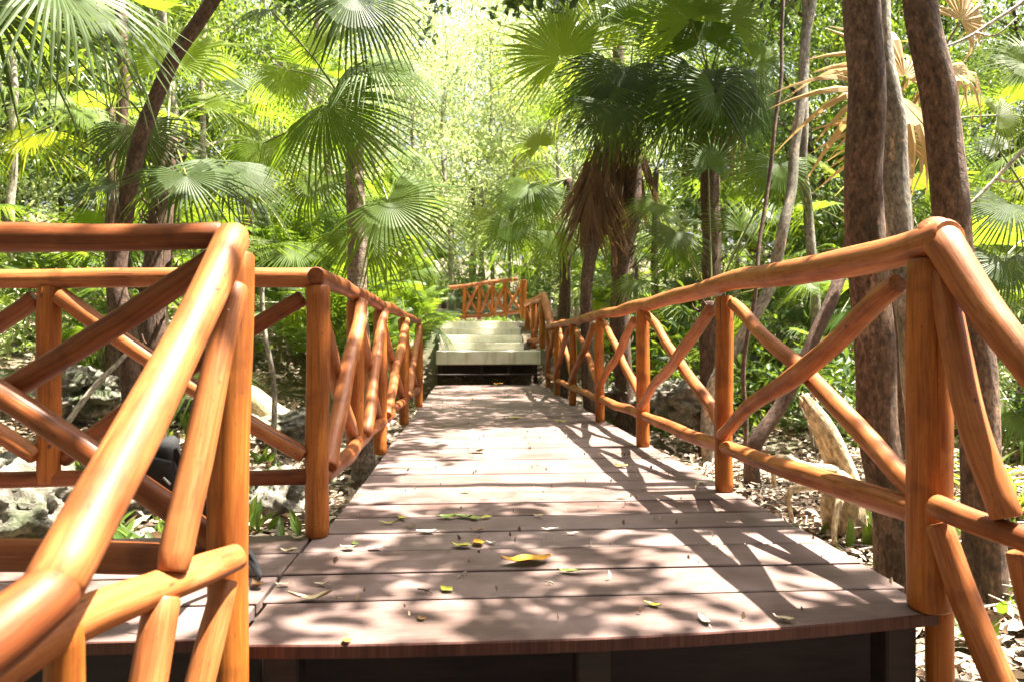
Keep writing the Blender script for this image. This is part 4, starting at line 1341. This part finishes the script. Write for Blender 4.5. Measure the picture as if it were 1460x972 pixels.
# fallen log on the left
p0, p1 = at(330, 566, 7.2), at(470, 592, 6.4)
p0.z = gh(p0.x, p0.y)+.08; p1.z = gh(p1.x, p1.y)+.08
root = empty('fallen_log', p0, 'pale fallen log lying in the leaf litter behind the left corner post', 'log')
b = MB(); b.tube([p0-(p1-p0)*.6, p0, p0.lerp(p1, .5)+Vector((0, 0, .03)), p1], [.11, .12, .12, .11], 14, .02, True, lump=.15, seg=.08)
b.build('wood', M['stump'], root)
p0, p1 = at(85, 600, 4.9), at(185, 500, 5.1)
root = empty('fallen_branch', p0, 'grey branch propped up in the litter behind the left railing post', 'branch')
b = MB(); b.tube([p0-Vector((0, 0, .1)), p0.lerp(p1, .5), p1], [.02, .018, .014], 8, .006, True, lump=.1)
b.build('wood', M['twig'], root)

# rocks
def rock(c, d, label, seed):
    r = random.Random(seed)
    import bmesh
    bm = bmesh.new(); bmesh.ops.create_icosphere(bm, subdivisions=5, radius=1)
    from mathutils import noise as mn
    for v in bm.verts:
        n1 = mn.fractal(v.co*1.3+Vector((seed, 0, 0)), .8, 2.1, 5)
        cell = mn.cell(v.co*2.2+Vector((seed, 3, 1)))
        v.co *= 1+.42*n1+.16*cell+.10*mn.fractal(v.co*6+Vector((0, seed, 0)), .7, 2.2, 4)
        v.co = Vector((v.co.x*d[0], v.co.y*d[1], v.co.z*d[2]))
    me = bpy.data.meshes.new('rock'); bm.to_mesh(me); bm.free()
    me.polygons.foreach_set('use_smooth', [True]*len(me.polygons))
    me.materials.append(M['rock'])
    o = put('rock', me, None, c)
    o.rotation_euler = (0, 0, r.uniform(0, 6))
    tag(o, label, 'rock', None)
for (u, v, Y, d, lab) in [
        (40, 735, 4.1, (.42, .34, .30), 'large pale limestone boulder below the lower rail at the left edge'),
        (160, 745, 4.3, (.28, .25, .16), 'low shadowed rock right of the large pale boulder'),
        (398, 722, 4.3, (.20, .18, .19), 'mossy pale rock below the rail just left of the corner post'),
        (405, 610, 6.2, (.25, .2, .12), 'flat rock in the litter under the fallen log'),
        (115, 560, 6.4, (.4, .3, .22), 'mossy rock in the litter behind the short left post'),
        (300, 590, 6.6, (.35, .3, .16), 'mossy rock showing behind the sloping left handrail'),
        (980, 572, 6.8, (.34, .28, .20), 'grey rock outcrop behind the lower right railing left of the second post'),
        (885, 572, 8.4, (.30, .25, .2), 'grey rock behind the third post of the right railing')]:
    p = at(u, v, Y); p.z = max(p.z, gh(p.x, p.y)+.0)
    rock(p, d, lab, u)

# ------------------------------------------------------------------ leaf litter, twigs and ground cover: stuff
def litter(name, n, xr, yr, size, ok, mat, kindtone, zoff=.02, wl=.5):
    xs = nrng.uniform(*xr, n*2); ys = nrng.uniform(*yr, n*2)
    keep = [(x, y) for x, y in zip(xs, ys) if ok(x, y)][:n]
    C = np.array([[x, y, gh(x, y)+zoff*rng.random()] for x, y in keep])
    m = len(C)
    ax = nrng.normal(size=(m, 3)); ax[:, 2] *= .25
    nr = nrng.normal(size=(m, 3))*.35; nr[:, 2] += 1
    V, Fs, T = leaf_cloud(C, size*(.5+nrng.random(m)), nr, ax, np.clip(nrng.beta(2, 2, m), 0, 1), wl)
    o = put(name, mesh(name, V, Fs, M[mat], False, tone=T))
    tag(o, kind='stuff')
def infrust(x, y): return abs(x) < .85*max(y, 0)+1.2
litter('leaf_litter', 26000, (-9, 10), (1.2, 13), .085, lambda x, y: infrust(x, y) and not (-.5 < x < 1.2 and y < 12), 'litter', 0, .05)
litter('leaf_litter', 9000, (1.3, 4.2), (1.0, 5.5), .07, lambda x, y: True, 'litter', 0, .06)
litter('leaf_litter', 7000, (-6, -.6), (2.7, 6.5), .075, lambda x, y: True, 'litter', 0, .05)
# straw-like twigs on the right
def straw(n):
    b = MB()
    for i in range(n):
        x, y = rng.uniform(1.35, 3.6), rng.uniform(1.2, 5.2)
        z = gh(x, y)+.02+rng.random()*.05
        a = rng.uniform(0, 6.28); L = rng.uniform(.08, .45)
        d = Vector((math.cos(a), math.sin(a), rng.uniform(-.12, .2)))*L
        p = Vector((x, y, z))
        b.tube([p-d*.5, p+Vector((rng.uniform(-.02, .02), rng.uniform(-.02, .02), .01)), p+d*.5], rng.uniform(.002, .006), 4, 0, False, seg=L/3)
    o = b.build('dry_straw', M['twig'])
    tag(o, kind='stuff')
straw(700)
def herbs(n, seed):
    # low green herbs: upright pointed leaves
    r = np.random.default_rng(seed)
    pts = []
    while len(pts) < n:
        x, y = r.uniform(-9, 10), r.uniform(2.4, 15)
        if not infrust(x, y) or (-.75 < x < 1.45 and y < 14): continue
        q = math.sin(x*1.3+1)*math.cos(y*.9+x*.5)
        if q < .15: continue
        pts.append((x, y))
    C = np.array([[x, y, gh(x, y)+.0] for x, y in pts])
    C = np.repeat(C, 4, axis=0); C[:, :2] += r.normal(size=(len(C), 2))*.05
    ax = r.normal(size=C.shape)*.6; ax[:, 2] = abs(ax[:, 2])+.6
    nr = r.normal(size=C.shape)*.6; nr[:, 2] += .5
    V, Fs, T = leaf_cloud(C, .13*(.5+r.random(len(C))), nr, ax, None, .3)
    o = put('ground_cover', mesh('ground_cover', V, Fs, M['leaf'], False, tone=T))
    tag(o, kind='stuff')
herbs(1700, 5)

# blade-like plants
def blade_plant(c, label, n, L, mat, group=None):
    root = empty('strap_leaf_plant', c, label, 'plant', group)
    V, Fs = [], []
    for i in range(n):
        az = rng.uniform(0, 6.28); el = R(rng.uniform(30, 80)); l = L*rng.uniform(.6, 1.1)
        d = Vector((math.cos(az)*math.cos(el), math.sin(az)*math.cos(el), math.sin(el)))
        sd = d.cross(Vector((0, 0, 1))).normalized()
        b0 = len(V)
        for j in range(6):
            t = j/5; p = d*l*t+Vector((math.cos(az), math.sin(az), -1.0))*l*.35*t*t
            w = .018*(1-t**2)*(.6+.8*t)+.001
            V += [p-sd*w, p+Vector((0, 0, -w*.5)), p+sd*w]
        for j in range(5):
            q = b0+j*3; Fs += [(q, q+1, q+4, q+3), (q+1, q+2, q+5, q+4)]
    put('blades', mesh('blades', V, Fs, M[mat], True), root)
for (u, v, Y, n, L, mt, lab) in [
        (1440, 660, 3.4, 26, .42, 'fan_lime', 'bright strap leaved plant at the right edge below the stair handrail'),
        (1400, 640, 4.0, 24, .45, 'fan_lime', 'strap leaved plant between the corner post and the right edge'),
        (1165, 700, 3.3, 12, .12, 'fan', 'small grass tuft in the litter below the right lower rail'),
        (1235, 655, 4.2, 18, .28, 'fan', 'grassy plant beside the pale stump'),
        (1010, 690, 3.7, 12, .25, 'fan_lime', 'grassy plant beside the boardwalk at the second right post'),
        (490, 730, 3.6, 14, .22, 'fan', 'small fern like plant under the left lower rail near the corner post'),
        (220, 770, 3.4, 16, .25, 'fan_dark', 'dark leafy plant below the left railing beside the boulder')]:
    p = at(u, v, Y); p.z = gh(p.x, p.y)
    blade_plant(p, lab, n, L, mt)

# ------------------------------------------------------------------ far forest mass: stuff
def far_forest(n):
    x = nrng.uniform(-42, 42, n); y = nrng.uniform(25, 46, n)
    keep = abs(x) < .95*y+3
    x, y = x[keep], y[keep]
    top = 9+2.5*np.sin(x*.35)+1.5*np.sin(x*.9+y*.3)
    u = 665+1000*x/y
    top = np.where((u > 540) & (u < 800), top*.74, top)
    h = nrng.random(len(x))**.8*top
    g = np.array([gh(a, b) for a, b in zip(x, y)])
    # clumping
    cl = np.sin(x*1.1+h*.9)*np.sin(y*.8+h*1.3)+np.sin(x*.5-h*.7)
    kp = nrng.random(len(x)) < np.clip(.55+.35*cl, .05, 1)
    C = np.stack([x, y, g+h], axis=1)[kp]
    V, Fs, T = leaf_cloud(C, .38*(.6+.8*nrng.random(len(C))), tone=np.clip(.3+.3*cl[kp]+.4*nrng.random(len(C)), 0, 1), wl=.55)
    o = put('far_forest', mesh('far_forest', V, Fs, M['leaf_pale'], False, tone=T))
    tag(o, kind='stuff')
far_forest(42000)

# ------------------------------------------------------------------ unseen crowns on the right trunks, leaf clumps placed to cast chosen dapple
def shade_fraction(x, y):
    """wanted share of shade on the boards, for placing the added leaf clumps"""
    d = .45
    if y < 2.95:
        d = .92 if y > 2.15 else .74
        if y < 2.75 and x > .50: d = .26
        if y < 2.1 and x < -.45: d = .36
    elif y < 5.9:
        d = .02 if x > -.3 else .55
    elif y < 7.6: d = .80
    elif y < 12: d = .42
    else: d = .35
    if x < -.9: d = .25 if y > 2.1 else .36
    if x < -2.9 and y < 5.2: d = .9
    if x > 1.7: d = .12
    return d
def canopy(name_keys):
    from mathutils import noise as mn
    buckets = {k: [] for k in name_keys}
    r = random.Random(99)
    for i in range(5600):
        x, y = r.uniform(-4.5, 4.2), r.uniform(-0.5, 15)
        nz = mn.noise(Vector((x*2.6, y*2.6, 3.3)))*.75+mn.noise(Vector((x*6, y*6, 9.1)))*.4
        nz = min(1, max(0, .5+nz*.95))
        if nz > shade_fraction(x, y): continue
        h = r.uniform(4.4, 6.4) if y < 8 else r.uniform(7.0, 9.5)
        p = Vector((x, y, 0))+SUN*(h/SUN.z)
        k = name_keys[0] if y < 3 else (name_keys[1] if y < 8 else name_keys[2])
        buckets[k].append(tuple(p))
    for k in name_keys:
        cc = np.array(buckets[k])
        m = np.full(len(cc), 14)
        C = np.repeat(cc, m, axis=0)+nrng.normal(size=(m.sum(), 3))*np.array([.08, .08, .08])
        nr = nrng.normal(size=C.shape)*.5+np.array(SUN)
        V, Fs, T = leaf_cloud(C, .15*(.7+.6*nrng.random(len(C))), nr, wl=.5)
        o = hero[k]
        V = V-np.array(o.location)
        put('crown', mesh('crown', V, Fs, M['leaf_thick'], False, tone=T), o)  # leaf clumps added above the view to shape the shade below
canopy(['a', 'c', 'b'])
for k, pts in (('a', [((1236, -500, 2.9), (2.4, 1.5, 5.5)), ((1240, -700, 2.9), (3.9, 2.2, 6)), ((1245, -900, 2.95), (3.2, 2.6, 6.5))]),
               ('c', [((1290, -500, 2.8), (4.2, 2.6, 5.6)), ((1285, -700, 2.8), (4.3, 2.9, 6.2))]),
               ('b', [((1240, -500, 3.6), (4.5, 3.4, 6.5))])):
    o = hero[k]
    for p, q in pts:
        p = at(*p); q = Vector(q)
        bb = MB(); bb.tube([p, p.lerp(q, .5)+Vector((0, 0, .4)), q], [.035, .025, .012], 8, .03, True, seg=.2)
        bb.build('limb', M['bark_red'], o)

# ------------------------------------------------------------------ fallen leaves on the boards
def leaf_obj(u, v, size, mt, label, seed, width=.5, curl=.15, rot=None, dark=False):
    r = random.Random(seed)
    p = onz(u, v, 0.0)
    n = 9
    V, Fs = [], []
    for i in range(n):
        t = i/(n-1)
        w = width*.5*math.sin(math.pi*min(1, t*1.0)**.8)**.9*(1-.25*t)
        zc = .06+curl*(t-.5)**2*2.0
        wig = .05*math.sin(t*7+seed)
        for s in (-1, -.5, 0, .5, 1):
            V.append((s*w+wig*.4, t-.5, zc+curl*.8*(abs(s)*w)**1.2*2+.03*math.sin(t*9+s*3+seed)))
    for i in range(n-1):
        for s in range(4):
            a = i*5+s; Fs.append((a, a+1, a+6, a+5))
    # stalk
    b0 = len(V)
    V += [(-.012, -.5, .07), (.012, -.5, .07), (.008, -.72, .03), (-.008, -.72, .03)]
    Fs.append((b0, b0+1, b0+2, b0+3))
    o = put('fallen_leaf', mesh('fallen_leaf', V, Fs, M[mt], True))
    size *= 1.38
    o.scale = (size, size, size)
    o.rotation_euler = (r.uniform(-.05, .05), r.uniform(-.08, .08), rot if rot is not None else r.uniform(0, 6.28))
    o.location = (p.x, p.y, .003)
    tag(o, label, 'leaf')
LV = [
    (750, 804, .118, 'f_yellow', 'large glossy orange yellow leaf lying in the middle of the near boards', 1.75, .5),
    (812, 817, .055, 'f_green', 'green leaf beside the large orange yellow leaf', 1.2, .4),
    (657, 780, .055, 'f_lime', 'yellow green leaf, left one of a touching pair on the near boards', 1.3, .6),
    (682, 776, .05, 'f_yellow', 'yellow heart shaped leaf, right one of a touching pair on the near boards', .3, .75),
    (636, 739, .06, 'f_green', 'broad green leaf at the left end of a row of green leaves', 1.5, .6),
    (660, 738, .055, 'f_green', 'second green leaf in the row of green leaves', 1.2, .6),
    (676, 740, .045, 'f_green', 'third green leaf in the row of green leaves', .2, .7),
    (692, 739, .04, 'f_lime', 'yellowish leaf at the right end of the row of green leaves', 1.7, .6),
    (682, 757, .045, 'f_brown', 'curled brown leaf between the row of green leaves and the yellow pair', 1.6, .5),
    (573, 740, .045, 'f_lime', 'lime leaf standing left of the row of green leaves', .5, .5),
    (553, 747, .05, 'f_lime', 'thin yellow leaf left of the lime leaf near the corner post', 1.5, .25),
    (608, 760, .055, 'f_pale', 'pale cream leaf below the lime leaf', 1.5, .45),
    (496, 783, .04, 'f_tan', 'tan leaf by the gap close to the left corner post', 1.4, .5),
    (506, 776, .035, 'f_green', 'curled grey green leaf close to the left corner post', .3, .5),
    (534, 783, .04, 'f_pale', 'pale small leaf right of the curled grey green one', 1.4, .5),
    (636, 842, .035, 'f_lime', 'small triangular yellowish leaf on the second board from the front', .8, .7),
    (443, 857, .085, 'f_tan', 'long tan leaf lying along the front board gap at the left', 1.6, .28),
    (458, 835, .03, 'f_tan', 'small tan leaf above the long tan leaf', 1.5, .4),
    (404, 836, .035, 'f_tan', 'small tan leaf beside the joint of the side boards', 1.5, .4),
    (600, 883, .022, 'f_brown', 'tiny brown leaf crumb in the middle of the front board', .5, .7),
    (494, 915, .022, 'f_brown', 'tiny dark leaf crumb on the front edge of the boards', .5, .8),
    (411, 788, .045, 'f_tan', 'curled tan leaf by the board joint left of the corner post', 1.4, .5),
    (424, 769, .04, 'f_tan', 'tan leaf at the foot of the left corner post', 1.5, .45),
    (930, 864, .035, 'f_lime', 'curled yellow leaf on the sunny front boards at the right', .9, .5),
    (1003, 886, .045, 'f_pale', 'pale oval leaf near the sunny front edge', .1, .4),
    (1118, 886, .04, 'f_tan', 'tan curled leaf at the front edge in the railing shadow', .9, .5),
    (735, 597, .09, 'f_lime', 'yellow leaf in the shaded far part of the walk', 1.4, .5),
    (680, 645, .09, 'f_tan', 'crumpled tan leaf on the far sunny boards left of centre', 1.4, .6),
    (886, 666, .07, 'f_yellow', 'orange leaf lying in the railing shadow of the middle boards', .6, .6),
    (938, 657, .07, 'f_tan', 'tan leaf beside the orange leaf under the right railing', 1.3, .4),
    (662, 703, .04, 'f_lime', 'small yellow leaf on the sunlit middle boards', 1.5, .5),
    (885, 711, .055, 'f_green', 'bright green leaf on the middle boards at the right', 1.5, .35),
    (768, 737, .035, 'f_tan', 'small tan leaf on the shaded board right of centre', 1.2, .5),
    (783, 756, .05, 'f_pale', 'pale thin leaf on the board gap right of centre', 1.5, .3),
    (815, 762, .04, 'f_pale', 'pale leaf in a sun patch right of the thin pale one', 1.5, .4),
    (700, 775, .03, 'f_pale', 'small pale leaf right of the yellow pair', 1.0, .5),
    (583, 752, .035, 'f_brown', 'small brownish leaf above the pale cream leaf', 1.5, .4),
    (800, 602, .08, 'f_lime', 'yellowish leaf in the far shade by the right railing', 1.4, .5),
    (1000, 690, .05, 'f_tan', 'tan leaf at the foot of the second right post', 1.4, .5),
    (710, 548, .12, 'f_yellow', 'yellow leaf at the foot of the far steps', 1.4, .5)]
for i, (u, v, s, mt, lab, rot, w) in enumerate(LV):
    leaf_obj(u, v, s, mt, lab, i, w, .18 if mt != 'f_tan' else .35, rot)
nn = 420
cx = nrng.uniform(-.5, 1.25, nn); cy = nrng.uniform(1.68, 11.5, nn)
V, Fs, T = leaf_cloud(np.stack([cx, cy, np.full(nn, .003)], 1), .016*(.4+1.3*nrng.random(nn)), np.stack([nrng.normal(size=nn), nrng.normal(size=nn), np.full(nn, .05)], 1), np.array([[0, 0, 1.0]])+nrng.normal(size=(nn, 3))*.2, None, .6)
tag(put('leaf_crumbs', mesh('leaf_crumbs', V, Fs, M['litter'], False, tone=T)), kind='stuff')
p = onz(366, 838, 0)
leaf_obj(366, 838, .045, 'f_brown', 'curled brown leaf right of the near left post', 77, .55, .5, .7)
for i, (u, v, L, a, lab) in enumerate([(658, 819, .05, 1.0, 'forked pale twig on the near boards'), (606, 843, .05, 2.6, 'thin dark twig left of the triangular leaf'), (783, 831, .03, 2.7, 'tiny pale twig below the green leaf')]):
    p = onz(u, v, .006)
    d = Vector((math.cos(a), math.sin(a), .0))*L
    b = MB(); b.tube([p-d*.5, p+Vector((.004, .003, .004)), p+d*.5+Vector((0, 0, .004))], .0022, 5, 0, True, seg=.01)
    b.tube([p, p+Vector((d.y, -d.x, .1*L))*.45], .0016, 5, 0, True, seg=.01)
    o = b.build('twig', M['twig' if i != 1 else 'bark_dark'], None, origin=p)
    tag(o, lab, 'twig')

# ------------------------------------------------------------------ black bag behind the near left railing
def bag():
    c = at(232, 668, 1.80)
    root = empty('shoulder_bag', c, 'black shoulder bag tucked behind the near left railing with its strap hanging down', 'bag')
    import bmesh
    from mathutils import noise as mn
    bm = bmesh.new(); bmesh.ops.create_icosphere(bm, subdivisions=4, radius=1)
    for v in bm.verts:
        q = v.co
        f = 1/(abs(q.x)**4+abs(q.y)**4+abs(q.z)**4)**.25
        v.co = Vector((q.x*f*.05, q.y*f*.035, q.z*f*.078))
        v.co *= 1+.22*mn.noise(v.co*26)+.08*mn.noise(v.co*70)
        v.co.x += v.co.z*-.25
    me = bpy.data.meshes.new('pouch'); bm.to_mesh(me); bm.free()
    me.polygons.foreach_set('use_smooth', [True]*len(me.polygons)); me.materials.append(M['bag'])
    put('pouch', me, root)
    b = MB(); b.box(c+Vector((.0, -.04, .01)), (.075, .012, .05), Matrix.Rotation(.25, 3, 'Y'), .005)
    b.build('front_pocket', M['bag'], root)
    def strap(P, w, name, mat):
        V, Fs = [], []
        for i, p in enumerate(P):
            t = (P[min(i+1, len(P)-1)]-P[max(i-1, 0)]).normalized()
            sd = t.cross(Vector((.2, 1, .1))).normalized()*w
            nn = sd.cross(t).normalized()*.0015
            V += [p-sd-nn, p+sd-nn, p+sd+nn, p-sd+nn]
        for i in range(len(P)-1):
            for k in range(4):
                a, b_ = i*4+k, i*4+(k+1) % 4
                Fs.append((a, b_, b_+4, a+4))
        put(name, mesh(name, [v-c for v in V], Fs, M[mat], False), root)
    pts = [at(248, 640, 1.78), at(270, 690, 1.77), at(292, 715, 1.75), at(294, 745, 1.76), at(300, 780, 1.95), at(330, 800, 2.05), onz(352, 790, .05), onz(362, 806, .03), onz(372, 822, .012)]
    P = []
    for i in range(len(pts)-1):
        for k in range(4): P.append(pts[i].lerp(pts[i+1], k/4))
    P.append(pts[-1])
    strap(P, .010, 'strap', 'bag')
    b = MB()
    q0, q1 = onz(354, 787, .045), onz(371, 821, .016)
    b.tube([q0, q0.lerp(q1, .3), q0.lerp(q1, .6), q1], [.011, .014, .012, .007], 8, 0, True, lump=.1, seg=.008)
    b.build('buckle', M['bag_grey'], root)
    b = MB(); b.tube([at(233, 680, 1.755), at(243, 690, 1.755)], .003, 6, 0, True, seg=.01)
    b.build('zip_pull', M['metal'], root)
bag()

# ------------------------------------------------------------------ camera, light, world
cam = bpy.data.cameras.new('camera')
co = bpy.data.objects.new('camera', cam); COL.objects.link(co)
co.location = (0, 0, CH)
co.rotation_euler = (R(90)+PITCH, 0, -YAW)
cam.sensor_width = 36; cam.lens = 36*F/1460
cam.clip_end = 500; cam.clip_start = .02
cam.dof.use_dof = True; cam.dof.focus_distance = 2.8; cam.dof.aperture_fstop = 4.0
SC.camera = co

w = bpy.data.worlds.new('World'); SC.world = w; w.use_nodes = True
nt = w.node_tree
bg = nt.nodes.get('Background') or nt.nodes.new('ShaderNodeBackground')
sky = nt.nodes.new('ShaderNodeTexSky'); sky.sky_type = 'NISHITA'; sky.sun_disc = False
el = math.asin(SUN.z); az = math.atan2(SUN.x, SUN.y)
sky.sun_elevation = el; sky.sun_rotation = az
sky.air_density = 1.0; sky.dust_density = 8.0; sky.ozone_density = 0.6
hs = nt.nodes.new('ShaderNodeHueSaturation'); hs.inputs['Saturation'].default_value = 0.45
nt.links.new(sky.outputs[0], hs.inputs['Color'])
nt.links.new(hs.outputs[0], bg.inputs[0])
bg.inputs[1].default_value = 0.055
L = bpy.data.lights.new('sun', 'SUN'); L.energy = 5.0; L.angle = R(.53); L.color = (1.0, .93, .80)
lo = bpy.data.objects.new('sun', L); COL.objects.link(lo)
lo.rotation_euler = (-SUN).to_track_quat('-Z', 'Y').to_euler()
lo.location = (6, 0, 14)

SC.render.engine = 'CYCLES'
SC.cycles.max_bounces = 8; SC.cycles.diffuse_bounces = 4; SC.cycles.transmission_bounces = 6; SC.cycles.transparent_max_bounces = 8
SC.render.resolution_x = 1024; SC.render.resolution_y = 681
SC.view_settings.view_transform = 'Standard'
SC.view_settings.look = 'None'
SC.view_settings.exposure = 3.0
SC.view_settings.gamma = 1
